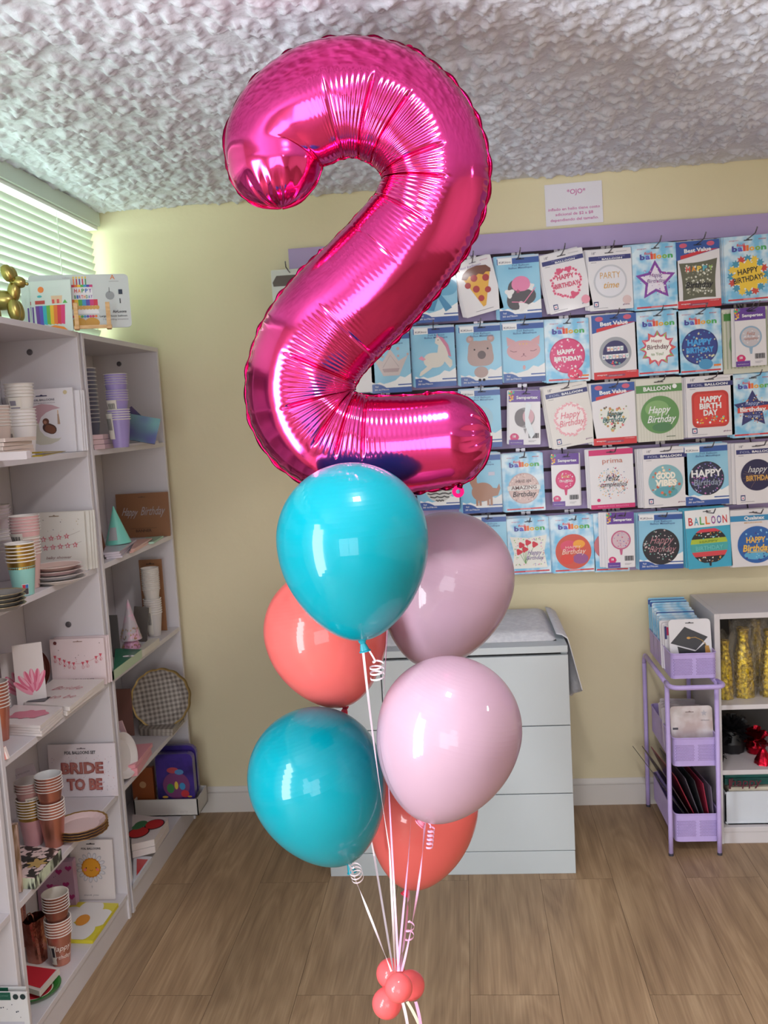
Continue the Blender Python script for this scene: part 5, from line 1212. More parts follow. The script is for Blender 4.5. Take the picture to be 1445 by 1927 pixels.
# ---------------- left bookcase, fourth shelf
def t_foilset(a, k):
    a.text('FOIL BALLOONS SET', .48, .815, .045, BLK, fit=.46, bold=.02); a.slot(.5, .91, .13, c(120, 110, 116))
def a_foilset(a, k):
    a.dots(110, [c(176, 150, 166), c(196, 130, 130), c(150, 140, 170)], .005, (.04, .05, .96, .78), seed=4)
def l_foilset(a, k):
    d1, d2 = M((190, 104, 100), .3, .6), M((222, 150, 140), .25, .6)
    for (t, u, v, f) in (('BRIDE', .50, .46, .60), ('TO BE', .52, .15, .50)): a.text(t, u, v-.006, .155, d1, fit=f+.03, bold=.05); a.up().text(t, u, v, .145, d2, fit=f-.02, bold=.02); a.up(0)
cardthing('balloon_set_package', 'balloon package', 'speckled white Foil Balloons Set card with rose gold letters Bride To Be', 159, 1491, 2.59, 141, 108, LV[4]+.001, lean=3, mat=c(222, 214, 220), art=[('speckles', a_foilset), ('lettering', t_foilset), ('letter_balloons', l_foilset)], tilt=0)
def a_champ(a, k): a.fn(.6, .35, lambda t: .16, c(214, 190, 196), 20); a.poly([(.50, .30), (.70, .30), (.64, .62), (.62, .80), (.56, .80), (.55, .62)], c(206, 180, 186)); a.text('FOIL BALLOON', .5, .86, .06, GREYT, fit=.6)
cardthing('foil_balloon_card', 'balloon package', 'pale lilac Foil Balloon card leaning to the left behind the pink cups', 60, 1495, 2.48, 58, 98, LV[4]+.001, yaw=20, lean=4, mat=c(206, 196, 206), art=[('bottle_picture', a_champ)], tilt=12)
ROSEP = c(206, 160, 166)
def pl_art(root): pass
pp = at(135, 1515, 2.30)
plate('paper_plate', 'scalloped pale pink plate with gold edge on top of the pile, fourth shelf', T(pp.x, 2.34, LV[4]+.001), .073, c(216, 188, 186), M((190, 150, 80), .35, .8), 4, .0075, 20)
ps, zt = cup_stack(64, 1588, 2.13, LV[4], 7, .0335, .086, .0075, 'dusty pink gold edged cup stack', c(206, 152, 158), band=GOLDF, bandh=.14, inner=c(206, 196, 190))
cup_stack(54, 1490, 2.13, zt-.025, 4, .034, .048, .0075, 'labelled group standing in the dusty pink cups', c(196, 150, 150), inner=c(206, 196, 190), sticker=(-80, -20, .1, .7, WL, BAR, 'paper_label', .004), under=ps)
ps, zt = cup_stack(103, 1590, 2.125, LV[4], 6, .0335, .086, .0078, 'shiny rose gold cup stack on the fourth shelf', RG)
cup_stack(99, 1495, 2.125, zt-.022, 6, .0335, .055, .0075, 'upper half of the shiny rose gold column', RG, inner=c(220, 220, 220), under=ps)
LEAF = noise_mat('tropical_leaf_print', (40, 40, 40), (220, 196, 192), 46, .5, .46, .52, 2, .2)
LEAFS = noise_mat('striped_leaf_print_edge', (50, 52, 46), (196, 206, 180), 60, .5, .45, .55, 2, .1, stretch=(1, 1, .3))
slabthing('napkin_pack', 'napkins', 'tropical leaf napkin pack at the front of the fourth shelf', [(22, 1650, 1.995), (78, 1652, 1.99), (130, 1596, 2.14), (40, 1590, 2.16)], LV[4], 1, .028, LEAF, side=LEAFS, top=top_text(lambda a: a.up().fn(.3, .6, lambda t: .14+.05*math.cos(5*t), c(40, 44, 46), 30), lambda a: a.fn(.65, .45, lambda t: .17+.06*math.cos(6*t), c(180, 150, 90), 30)))
TINS = noise_mat('rose_tinsel', (150, 120, 90), (226, 196, 186), 120, .35, .4, .6, 2, 0, stretch=(1, 1, .12), metal=.4)
cardthing('tinsel_curtain_pack', 'tinsel curtain', 'gold and pink tinsel curtain pack at the left end of the fourth shelf', 12, 1590, 2.03, 46, 140, LV[4]+.001, yaw=20, lean=5, mat=TINS, th=.02)
# ---------------- left bookcase, lowest shelf
def a_daisy(a, k):
    for i in range(15): t = 2*PI*i/15; a.disc(.48+.27*math.cos(t), .54+.27*k*math.sin(t), .085, c(186, 184, 190), 16, .55, t); a.up(0)
    a.up()
    for i in range(15): t = 2*PI*i/15; a.disc(.48+.27*math.cos(t), .54+.27*k*math.sin(t), .06, c(214, 212, 218), 14, .5, t)
    a.up().fn(.48, .54, lambda t: .225+.008*math.cos(18*t), c(190, 120, 30), 72); a.up().disc(.48, .54, .20, c(216, 150, 40), 36); a.up().disc(.37, .54, .012, BLK, 10, 1.6).disc(.60, .54, .012, BLK, 10, 1.6); a.line([(.45, .505), (.485, .49), (.52, .505)], .01, c(120, 60, 20)); a.disc(.34, .51, .035, c(226, 120, 110), 14).disc(.63, .51, .035, c(226, 120, 110), 14); a.poly([(.46, .24), (.50, .24), (.48, .19)], c(190, 188, 190))
cardthing('foil_balloon_card', 'balloon package', 'white Foil Balloons card with a smiling orange daisy', 178, 1696, 2.58, 90, 124, LV[5]+.001, lean=4, mat=c(222, 214, 214), art=[('daisy_picture', a_daisy), ('lettering', lambda a, k: (a.text('FOIL BALLOONS', .5, .845, .045, BLK, fit=.46, bold=.02), a.text('thank you', .44, .07, .04, GREYT, fit=.34, shear=.3), a.slot(.5, .93, .2)))])
def daisy_top(root, o2, th):
    P = [(x, y) for x, y in o2]; a = MB()
    def q(u, v): # bilinear in the quad
        x = (1-u)*(1-v)*P[0][0]+u*(1-v)*P[1][0]+u*v*P[2][0]+(1-u)*v*P[3][0]; y = (1-u)*(1-v)*P[0][1]+u*(1-v)*P[1][1]+u*v*P[2][1]+(1-u)*v*P[3][1]; return (x, y)
    for (cu, cv, r, l, m) in ((.20, .20, .25, .0006, c(230, 228, 226)), (.62, .22, .26, .0006, c(230, 228, 226)), (.82, .58, .24, .0006, c(230, 228, 226)), (.50, .80, .26, .0006, c(230, 228, 226)), (.14, .62, .24, .0006, c(230, 228, 226)), (.47, .50, .15, .0012, c(226, 150, 50))):
        pts = []
        for i in range(24): t = 2*PI*i/24; pts.append((*q(min(.99, max(.01, cu+r*math.cos(t))), min(.99, max(.01, cv+r*math.sin(t)))), th+l))
        l2 = .00008*len(a.f); a.add([(x_, y_, z_+l2) for x_, y_, z_ in pts], [tuple(range(24))], m)
    a.build('daisy_print', root)
slabthing('napkin_pack', 'napkins', 'yellow napkin pack with a big white daisy on the lowest shelf', [(100, 1768, 2.215), (175, 1770, 2.21), (224, 1700, 2.46), (135, 1697, 2.47)], LV[5], 1, .010, c(214, 202, 50), top=daisy_top)
def cup_text(root, r, h, txt, ang, z, size, mat, name='script_print'):
    vs, fs, mid, wd = text_geo(txt, .0); out = []
    for x, y in vs:
        zz = z+y*size; rr = r*.70+r*.30*zz/h+.0007; a = math.radians(ang)+((x-mid)+y*.3)*size/rr; out.append((rr*math.cos(a), rr*math.sin(a), zz))
    mb = MB(); mb.add(out, fs, mat); mb.build(name, root)
def ha_art(root, r, h):
    cup_text(root, r, h, 'Happy', -62, .046, .022, CW, 'script_print'); cup_text(root, r, h, 'Birthday', -62, .022, .016, CW, 'script_print')
    band_label(root, r, h, -125, -88, .08, .72, WL, [(.1, .4, .1, .9, c(150, 140, 140)), (.5, .9, .4, .9, BLK)], 'paper_label', .003)
ps, zt = cup_stack(116, 1810, 2.05, LV[5], 6, .033, .088, .0078, 'rose gold Happy cup stack on the lowest shelf', M((206, 140, 120), .25, .7), art=ha_art)
cup_stack(108, 1740, 2.05, zt-.022, 6, .033, .052, .0078, 'upper group standing in the rose gold Happy cups', M((170, 110, 92), .25, .7), inner=c(220, 212, 200), under=ps)
WRD = c(196, 40, 56)
slabthing('napkin_pack', 'napkins', 'watermelon slice napkin pack on the green watermelon plate', [(44, 1856, 1.985), (76, 1866, 1.98), (114, 1822, 2.06), (48, 1812, 2.09)], LV[5]+.014, 1, .014, c(216, 206, 200), top=lambda root, o2, th: (lambda mb: (mb.add([(x*.86, y*.8, th+.0006) for x, y in o2], [(0, 1, 2, 3)], WRD), mb.build('melon_print', root)))(MB()))
pp = hit(66, 1858, LV[5]+.01)
def melon_art(root):
    mb = MB(); mb.lathe([(.0004, .0025), (.040, .0025)], WRD, 40); mb.lathe([(.0405, .0026), (.044, .003)], c(226, 226, 200), 40); mb.build('melon_print', root)
plate('paper_plate', 'green rimmed watermelon plate under the watermelon napkins', T(min(pp.x, XF-.066), pp.y, LV[5]+.001), .064, c(60, 140, 60), c(40, 120, 50), 1, art=melon_art)
GB = noise_mat('crumpled_rose_foil', (150, 84, 70), (206, 140, 120), 12, .22, .35, .65, 3, 0, metal=.9, bump=.8, bscale=40, bdist=.006)
def foil_bag(px, py, Y, w, h, label, yaw, open_=.02):
    p = at(px, py, Y); root = empty('foil_gift_bag', T(p.x, Y, LV[5]+.001) @ Rz(yaw)); mb = MB(); vs = []
    for j in range(9):
        t = j/8; ww = w/2*(1-.15*t); d = .02+open_*t
        for i in range(16): a = 2*PI*i/16; ca, sa = math.cos(a), math.sin(a); vs.append((ww*abs(ca)**.6*(1 if ca > 0 else -1)+.004*noise.noise(Vector((i, j, px))), d*abs(sa)**.6*(1 if sa > 0 else -1), h*t+.01*noise.noise(Vector((i*.6, 3, px)))*t))
    mb.add(vs, [(j*16+i, j*16+(i+1) % 16, j*16+16+(i+1) % 16, j*16+16+i) for j in range(8) for i in range(16)]+[tuple(range(16))[::-1]], GB); mb.build('bag_body', root)
    mb = MB(); mb.tube([(-w*.2, -.01, h*.97), (-w*.18, -.012, h*1.12), (0, -.012, h*1.17), (w*.18, -.012, h*1.12), (w*.2, -.01, h*.97)], .0018, RG, 6); mb.build('handle', root)
    tag(root, label, 'gift bag')
foil_bag(36, 1800, 2.34, .055, .115, 'copper foil gift bag at the left, lowest shelf', 5)
foil_bag(70, 1795, 2.27, .050, .120, 'narrow copper foil gift bag just behind the Happy cups', -15, .012)
def a_hearts(a, k):
    for i, (u, v) in enumerate(((.2, .25), (.62, .18), (.35, .5), (.78, .52), (.25, .78), (.62, .80), (.88, .86), (.9, .25))): a.heart(u, v, .09, c(160, 40, 110))
    a.rect(.40, .28, .60, .52, c(196, 90, 150)); a.up(1).rect(.42, .30, .58, .50, c(224, 214, 224)); a.dots(18, [c(90, 80, 100)], .012, (.05, .05, .95, .95), seed=3)
cardthing('gift_bag', 'gift bag', 'lilac gift bag with dark pink hearts behind the cups, lowest shelf', 112, 1705, 2.54, 76, 100, LV[5]+.001, yaw=6, mat=c(176, 140, 166), th=.03, art=[('heart_print', a_hearts)])
def a_honey(a, k):
    a.rect(0, .90, .68, 1, c(20, 90, 70)); a.rect(.04, .0, .90, .62, c(196, 196, 206))
    for i in range(30): t = math.radians(6*i); a.poly([(.28, -.0+.02), (.28+.60*math.cos(t), .02+.60*k*.5*math.sin(t)), (.28+.60*math.cos(t+.09), .02+.60*k*.5*math.sin(t+.09))], [c(70, 180, 150), c(120, 206, 180)][i % 2])
    a.up().disc(.78, .945, .055, c(30, 50, 50), 16).disc(.92, .945, .055, c(30, 50, 50), 16); a.dots(14, [c(50, 60, 80)], .012, (.05, .66, .95, .86), seed=3); a.poly([(.70, .40), (.86, .46), (.86, .49), (.72, .47), (.68, .40)], c(60, 80, 100))
m_ = 1.90
cardthing('honeycomb_decoration_pack', 'decoration package', 'white card pack with green header and mint honeycomb fan, bottom left corner', 18, 2010, 1.915, 112, 172, None, mat=c(222, 222, 222), art=[('print', a_honey), ('lettering', lambda a, k: (a.text('Made from a high quality printed', .34, .955, .02, c(150, 190, 176), fit=.6), a.text('honeycomb paper', .26, .925, .02, c(150, 190, 176), fit=.4)))], lean=0)
cardthing('honeycomb_decoration_pack', 'decoration package', 'second green headed card pack just behind the mint honeycomb one', 16, 2001, 1.93, 112, 172, None, mat=c(216, 216, 216), art=[('print', lambda a, k: a.rect(0, .92, .66, 1, c(20, 90, 70)))])

# ---------------- right bookcase, first shelf
cup_stack(170, 842, 2.86, LV[1], 14, .036, .085, .0130, 'tall grey cup stack behind the bookcase side', c(110, 108, 124))
PURC = c(150, 134, 190)
ps, zt = cup_stack(229, 848, 2.80, LV[1], 5, .0335, .088, .0075, 'lilac cup column, bottom group', PURC, sticker=(-150, -100, .3, 1.2, WL, BAR, 'paper_label', .004), band=c(150, 134, 190))
cup_stack(224, 780, 2.80, zt-.022, 5, .0335, .050, .0075, 'lilac cup column, middle group', PURC, sticker=(-130, -75, .0, 1.0, WL, BAR, 'paper_label', .004), under=ps)
cup_stack(221, 750, 2.80, zt+.028, 5, .0335, .050, .0075, 'lilac cup column, top group', PURC, under=ps)
slabthing('napkin_pack', 'napkins', 'upper dusty pink napkin pack left of the lilac cups', [(176, 842, 2.68), (222, 840, 2.72), (226, 836, 2.92), (180, 836, 2.92)], LV[1], 3, .014, c(196, 166, 170), gap=.001, jitter=.002)
HOLO = noise_mat('holographic_film', (120, 100, 190), (150, 210, 200), 9, .2, .35, .65, 1, .4, metal=.5)
HOLO2 = noise_mat('teal_holographic_film', (40, 120, 150), (130, 100, 150), 9, .2, .4, .6, 1, .4, metal=.5)
cardthing('holographic_party_pack', 'party package', 'teal and purple holographic square pack standing on its corner', 265, 812, 3.12, 46, 46, None, yaw=8, mat=HOLO2, tilt=42, th=.006)
cardthing('holographic_party_pack', 'party package', 'lilac holographic pack with rainbow sheen beside the lilac cups', 262, 838, 3.02, 62, 52, LV[1]+.012, yaw=10, mat=HOLO, tilt=-14, lean=20, th=.006)
slabthing('clear_film_pack', 'party package', 'silver grey film pack lying under the holographic packs', [(240, 838, 2.92), (290, 836, 2.92), (298, 828, 3.22), (252, 828, 3.22)], LV[1], 1, .008, c(190, 184, 190))
# ---------------- right bookcase, second shelf
KRAFT = c(140, 96, 64)
cardthing('kraft_banner_package', 'banner package', 'brown kraft card package with silver Happy Birthday script', 272, 1012, 3.27, 105, 86, LV[2]+.001, lean=3, mat=KRAFT, art=[('lettering', lambda a, k: (a.text('Happy', .24, .50, .15, M((206, 200, 206), .3, .7), fit=.28, shear=.3, bold=.01, rot=-.08), a.text('Birthday', .68, .50, .16, M((206, 200, 206), .3, .7), fit=.44, shear=.3, bold=.0), a.text('BANNER', .5, .12, .05, c(60, 34, 24), fit=.3, bold=.02), a.rect(.25, .20, .75, .208, c(90, 60, 40)), a.slot(.5, .90, .14, c(90, 60, 40))))])
cardthing('kraft_banner_package', 'banner package', 'narrow brown card slanting against the side of the right bookcase, second shelf', 185, 1014, 2.90, 30, 112, LV[2]+.001, tilt=10, mat=c(120, 80, 60))
def cone_hat(label, px, py, Y, z, r, h, mat, trim=None, sticker=None, lean=0, fr=None):
    p = at(px, py, Y); root = empty('party_hat', T(p.x, Y, z) @ Ry(lean)); mb = MB(); mb.lathe([(r, .0), (r*.5, h*.5), (.0012, h), (.0003, h*.999)], mat, 36); mb.lathe([(r-.0006, 0), (.0006, h-.002)], mat, 36); mb.build('cone', root)
    if trim:
        mb = MB(); R = random.Random(3)
        for i in range(90): a = R.uniform(0, 2*PI); zz = R.uniform(0, h*.28); rr = r*(1-zz/h)+.0008; s = .0035; mb.add([(rr*math.cos(a)+R.uniform(-s, s)*.3, rr*math.sin(a)-.0005, zz), (rr*math.cos(a+.12), rr*math.sin(a+.12)-.0005, zz+.002), (rr*1.02*math.cos(a+.06), rr*1.02*math.sin(a+.06), zz+.008)], [(0, 1, 2)], trim)
        mb.build('tinsel_trim', root)
    if sticker:
        mb = MB(); a0, a1 = math.radians(-120), math.radians(-70)
        vs = []
        for i in range(5):
            a = a0+(a1-a0)*i/4
            for zz in (h*.12, h*.45): rr = r*(1-zz/h)+.0012; vs.append((rr*math.cos(a), rr*math.sin(a), zz))
        mb.add(vs, [(2*i, 2*i+2, 2*i+3, 2*i+1) for i in range(4)], sticker, True); mb.build('paper_label', root)
    return tag(root, label, 'party hat')
cone_hat('mint green party hat with a grey label before the kraft banner', 222, 1014, 2.96, LV[2]+.022, .043, .125, c(120, 206, 190), sticker=c(176, 176, 180), lean=-3)
slabthing('napkin_pack', 'napkins', 'grey violet napkin pack under the mint party hat', [(196, 1046, 2.75), (232, 1040, 2.77), (256, 1018, 3.06), (200, 1020, 3.02)], LV[2], 3, .0065, c(190, 180, 192), gap=.0005, copies_label='grey violet napkin pack lower in the pile under the mint hat')
slabthing('napkin_pack', 'napkins', 'coral pink napkin pack right of the mint hat pile', [(243, 1040, 2.86), (266, 1034, 2.88), (288, 1018, 3.14), (256, 1020, 3.10)], LV[2], 2, .006, c(216, 172, 166), copies_label='pink napkin pack under the coral one by the mint hat')
slabthing('napkin_pack', 'napkins', 'thin mint napkin pack at the foot of the kraft banner', [(266, 1024, 3.06), (300, 1016, 3.08), (308, 1012, 3.24), (276, 1014, 3.22)], LV[2], 1, .006, c(160, 200, 180))
# ---------------- right bookcase, third shelf
WG = noise_mat('grey_pink_dotted_paper', (176, 166, 172), (206, 160, 180), 30, .4, .5, .62, 2, .3)
cone_hat('lower pink and grey party hat of the pair with gold tinsel hem', 246, 1196, 2.95, LV[3], .037, .10, c(196, 140, 170), GOLDF)
cone_hat('upper pink tipped party hat with gold tinsel hem, stacked on another', 244, 1170, 2.95, LV[3]+.047, .036, .135, WG, GOLDF)
ps, zt = cup_stack(292, 1196, 3.06, LV[3], 7, .030, .085, .0085, 'lower half of the tall white printed column', c(196, 190, 188), sticker=(-130, -80, .1, 1.3, WL, BAR, 'paper_label', .003))
cup_stack(290, 1150, 3.06, zt-.02, 12, .030, .055, .0070, 'upper half of the tall white printed column', c(206, 200, 194), under=ps)
cardthing('kraft_banner_package', 'banner package', 'small brown hang card behind the tall white cups', 294, 1192, 3.26, 46, 142, LV[3]+.001, mat=KRAFT, art=[('hang_slot', lambda a, k: a.slot(.5, .93, .36, c(70, 46, 34))), ('price_sticker', lambda a, k: a.rect(.68, .80, .85, .88, WH))])
cardthing('dark_card', 'card', 'dark grey card behind the party hats, third shelf', 214, 1198, 2.90, 22, 84, LV[3]+.001, mat=c(86, 84, 84), yaw=0)
cardthing('dark_card', 'card', 'dark card standing in for the shaded gap between the party hats and white cups', 262, 1196, 3.10, 30, 70, LV[3]+.001, mat=c(90, 84, 80), tilt=-8)  # sheet added to fill the dark gap, its shade put into the colour
SOC = c(30, 110, 84)
slabthing('napkin_pack', 'napkins', 'green football napkin pack on the third shelf', [(216, 1262, 2.68), (238, 1264, 2.68), (272, 1222, 2.90), (216, 1220, 2.90)], LV[3], 1, .028, SOC, side=c(170, 190, 160), top=top_text(lambda a: a.up().fn(.62, .62, lambda t: .14+.05*math.cos(2*t), WH, 20), lambda a: a.fn(.25, .35, lambda t: .08, WH, 12), lambda a: a.up().disc(.66, .62, .05, BLK, 10)))
slabthing('napkin_pack', 'napkins', 'white napkin pack behind the football napkins', [(250, 1232, 2.88), (272, 1222, 2.90), (306, 1200, 3.16), (280, 1202, 3.14)], LV[3], 1, .022, c(206, 200, 190))
# ---------------- right bookcase, fourth shelf
GING = bpy.data.materials.new('grey_gingham'); GING.use_nodes = True; N_, L_, b_ = nodes(GING)
tc_ = N_.new('ShaderNodeTexCoord'); ws = []
for ax in ('X', 'Y'):
    w_ = N_.new('ShaderNodeTexWave'); w_.wave_type = 'BANDS'; w_.bands_direction = ax; w_.inputs['Scale'].default_value = 19; w_.inputs['Distortion'].default_value = 0
    r_ = N_.new('ShaderNodeMath'); r_.operation = 'GREATER_THAN'; r_.inputs[1].default_value = .5; L_.new(tc_.outputs['Object'], w_.inputs[0]); L_.new(w_.outputs['Fac'], r_.inputs[0]); ws.append(r_)
ad = N_.new('ShaderNodeMath'); ad.operation = 'ADD'; L_.new(ws[0].outputs[0], ad.inputs[0]); L_.new(ws[1].outputs[0], ad.inputs[1])
rp = N_.new('ShaderNodeMapRange'); rp.inputs[2].default_value = 2; L_.new(ad.outputs[0], rp.inputs[0]); mxc = N_.new('ShaderNodeMix'); mxc.data_type = 'RGBA'
mxc.inputs[6].default_value = (*lin((104, 96, 90)), 1); mxc.inputs[7].default_value = (*lin((172, 163, 154)), 1); dv = N_.new('ShaderNodeMath'); dv.operation = 'MULTIPLY'; dv.inputs[1].default_value = .5
L_.new(ad.outputs[0], dv.inputs[0]); L_.new(dv.outputs[0], mxc.inputs[0]); L_.new(mxc.outputs[2], b_.inputs['Base Color']); b_.inputs['Roughness'].default_value = .5
p = at(302, 1290, 3.20)
plate('paper_plate', 'large scalloped grey gingham plate standing upright on the fourth shelf', T(p.x+.003, 3.20, .517) @ Rz(4) @ Rx(80) @ Rz(8), .108, GING, M((190, 160, 100), .35, .7), 3, .008, 14, lab2='gingham plate standing behind the large upright one')
slabthing('napkin_pack', 'napkins', 'upper grey gingham napkin pack below the upright plate', [(262, 1372, 2.88), (328, 1372, 2.88), (346, 1345, 3.12), (262, 1350, 3.08)], LV[4], 2, .012, GING, copies_label='lower gingham napkin pack below the upright plate')
cardthing('napkin_pack', 'napkins', 'pink and white diamond pack leaning on the side panel, fourth shelf', 244, 1412, 2.80, 36, 100, LV[4]+.001, tilt=16, mat=c(216, 178, 186), art=[('diamond_print', lambda a, k: [a.poly([(u, v-.06), (u+.14, v), (u, v+.06), (u-.14, v)], c(230, 222, 232)) for u, v in ((.3, .2), (.6, .32), (.3, .44), (.6, .56), (.3, .68), (.6, .80), (.86, .2), (.86, .68))])])
slabthing('napkin_pack', 'napkins', 'upper plain pink napkin pack at the near end, fourth shelf', [(238, 1442, 2.69), (262, 1438, 2.72), (286, 1398, 2.94), (244, 1402, 2.90)], LV[4], 3, .012, c(222, 150, 162), gap=.0006, copies_label='plain pink napkin pack lower in the near end pile', jitter=.001)
p = at(232, 1405, 2.73); plate('paper_plate', 'white round plate seen edge on beside the pink diamond pack', T(p.x-.01, 2.72, LV[4]+.075) @ Rz(80) @ Rx(78), .072, c(214, 208, 208), None, 2, .006, lab2='second white plate seen edge on by the pink diamond pack')
cardthing('kraft_banner_package', 'banner package', 'dark rose card at the back of the fourth shelf, left of the gingham plate', 232, 1350, 3.12, 40, 96, LV[4]+.001, mat=c(130, 92, 84))
# ---------------- right bookcase, lowest shelf
TRAY = M((206, 202, 198), .5)
def tray():
    p0 = at(252, 1518, 3.16); p1 = at(372, 1512, 3.16); root = empty('white_storage_tray', T((p0.x+p1.x)/2, 3.2, LV[5]+.001)); w = .135; mb = MB()
    x0 = max(p0.x, XL+.02)-(p0.x+p1.x)/2; x1 = p1.x-(p0.x+p1.x)/2
    mb.box(x0, -.04, 0, x1, .085, .003, TRAY); mb.box(x0, -.04, 0, x1, -.036, .062, TRAY); mb.box(x0, .081, 0, x1, .085, .062, TRAY); mb.box(x0, -.04, 0, x0+.004, .085, .062, TRAY); mb.box(x1-.004, -.04, 0, x1, .085, .062, TRAY)
    mb.build('tray_shell', root); a = Art(x1-x0, .062, -.04); a.text('party', .78, .18, .05, c(186, 180, 180), fit=.12); a.build('embossed_mark', root)
    return tag(root, 'low white tray on the lowest shelf holding the purple and orange bags', 'tray')
tray()
PURB = noise_mat('purple_bag_print', (44, 34, 96), (70, 50, 140), 14, .3, .4, .6, 2, .5)
def a_bag(a, k):
    a.fn(.52, .34, lambda t: .36, c(120, 60, 110), 30); a.up().disc(.36, .28, .10, c(60, 130, 70), 16, 1.3).disc(.52, .34, .05, c(214, 190, 70), 12, 2.2).disc(.68, .32, .08, c(60, 140, 190), 16, 1.2).disc(.74, .16, .11, c(190, 50, 60), 16, .9).disc(.45, .66, .16, c(176, 70, 80), 18, .5).disc(.62, .62, .12, c(80, 130, 180), 16, .6).disc(.2, .1, .08, c(206, 160, 60), 12, .4).disc(.86, .1, .06, c(206, 160, 60), 12, .4)
cardthing('party_bag', 'party bag', 'glossy deep purple party bag with blurred coloured print in the white tray', 334, 1488, 3.20, 76, 98, LV[5]+.045, mat=PURB, th=.03, art=[('coloured_print', a_bag)], rnd=.02)
cardthing('party_bag', 'party bag', 'second deep purple bag edge behind the front purple bag', 340, 1488, 3.245, 78, 104, LV[5]+.045, mat=PURB, th=.02, rnd=.03)
cardthing('party_bag', 'party bag', 'dark orange bag left of the purple ones in the white tray', 272, 1492, 3.20, 44, 70, LV[5]+.045, mat=c(150, 80, 40), th=.02, art=[('pale_print', lambda a, k: a.disc(.5, .5, .16, c(196, 150, 110), 12))])
def cherry(root, o2, th):
    mb = MB()
    for (x, y, r, m, l) in ((.018, .030, .034, BLK, .001), (.018, .030, .030, c(196, 40, 44), .0016), (-.018, -.030, .036, BLK, .001), (-.018, -.030, .032, c(196, 40, 44), .0016), (-.030, .034, .022, c(60, 120, 80), .0014), (-.036, .012, .018, c(60, 120, 80), .0018)):
        mb.add([(x+r*math.cos(2*PI*i/20), y+r*1.2*math.sin(2*PI*i/20), th+l) for i in range(20)], [tuple(range(20))], m)
    mb.build('cherry_print', root)
slabthing('napkin_pack', 'napkins', 'white film pack with red cherry print, upper of the pile on the lowest shelf', [(246, 1590, 2.66), (292, 1580, 2.70), (322, 1540, 2.96), (252, 1532, 3.0)], LV[5]+.02, 2, .022, c(216, 206, 204), top=cherry, copies_label='pink film pack under the cherry print pack')
slabthing('napkin_pack', 'napkins', 'small red and blue pack nearest the front of the right lowest shelf', [(252, 1664, 2.665), (262, 1650, 2.69), (290, 1612, 2.86), (252, 1610, 2.84)], LV[5], 1, .018, c(206, 206, 214), top=lambda root, o2, th: (lambda mb: (mb.add([(x*.6, y*.6+.01, th+.0006) for x, y in o2], [(0, 1, 2, 3)], c(190, 40, 50)), mb.build('red_print', root)))(MB()))
# ================================================================== WHITE DRESSER
def dresser():
    x0, x1, yf, yb, zt = -.505, .290, 2.86, 3.366, .748
    root = empty('dresser', ((x0+x1)/2, (yf+yb)/2, 0)); inv = root.matrix_world.inverted()
    def part(nm, *b, m=WHITE2, bv=.0015):
        mb = MB(); mb.T = inv; mb.box(*b, m); return mb.build(nm, root, bevel=bv)
    part('side_panel', x0, yf+.022, 0, x0+.02, yb, zt-.022); part('side_panel', x1-.02, yf+.022, 0, x1, yb, zt-.022)
    part('top_panel', x0, yf+.002, zt-.022, x1, yb, zt); part('back_panel', x0+.02, yb-.006, .02, x1-.02, yb, zt-.022)
    part('plinth', x0+.0005, yf+.001, 0, x1-.0005, yf+.021, .076)
    part('gap_shade_strip', x0+.02, yf+.03, .70, x1-.02, yf+.034, zt-.022, m=M((60, 56, 60)))  # dark strip behind the gap over the top drawers, shade put into its colour
    xs = -.300
    for nm, a, b, c0, c1 in (('drawer', x0, xs-.0015, .4925, .718), ('drawer', xs+.0015, x1, .4925, .718), ('drawer', x0, x1, .2695, .4895), ('drawer', x0, x1, .0785, .2665)):
        mb = MB(); mb.T = inv; mb.box(a, yf, c0, b, yf+.02, c1, WHITE2); mb.box(a+.03, yf+.0205, c0+.02, b-.03, yf+.40, c0+.03, WHITE2)
        mb.build(nm, root, bevel=.0015)
    tag(root, 'white flat fronted dresser against the back wall, partly behind the balloons', 'dresser')
dresser()
CLOTH = noise_mat('white_quilted_cloth', (206, 206, 214), (218, 218, 224), 60, .8, bump=.6, bscale=30, bdist=.006)
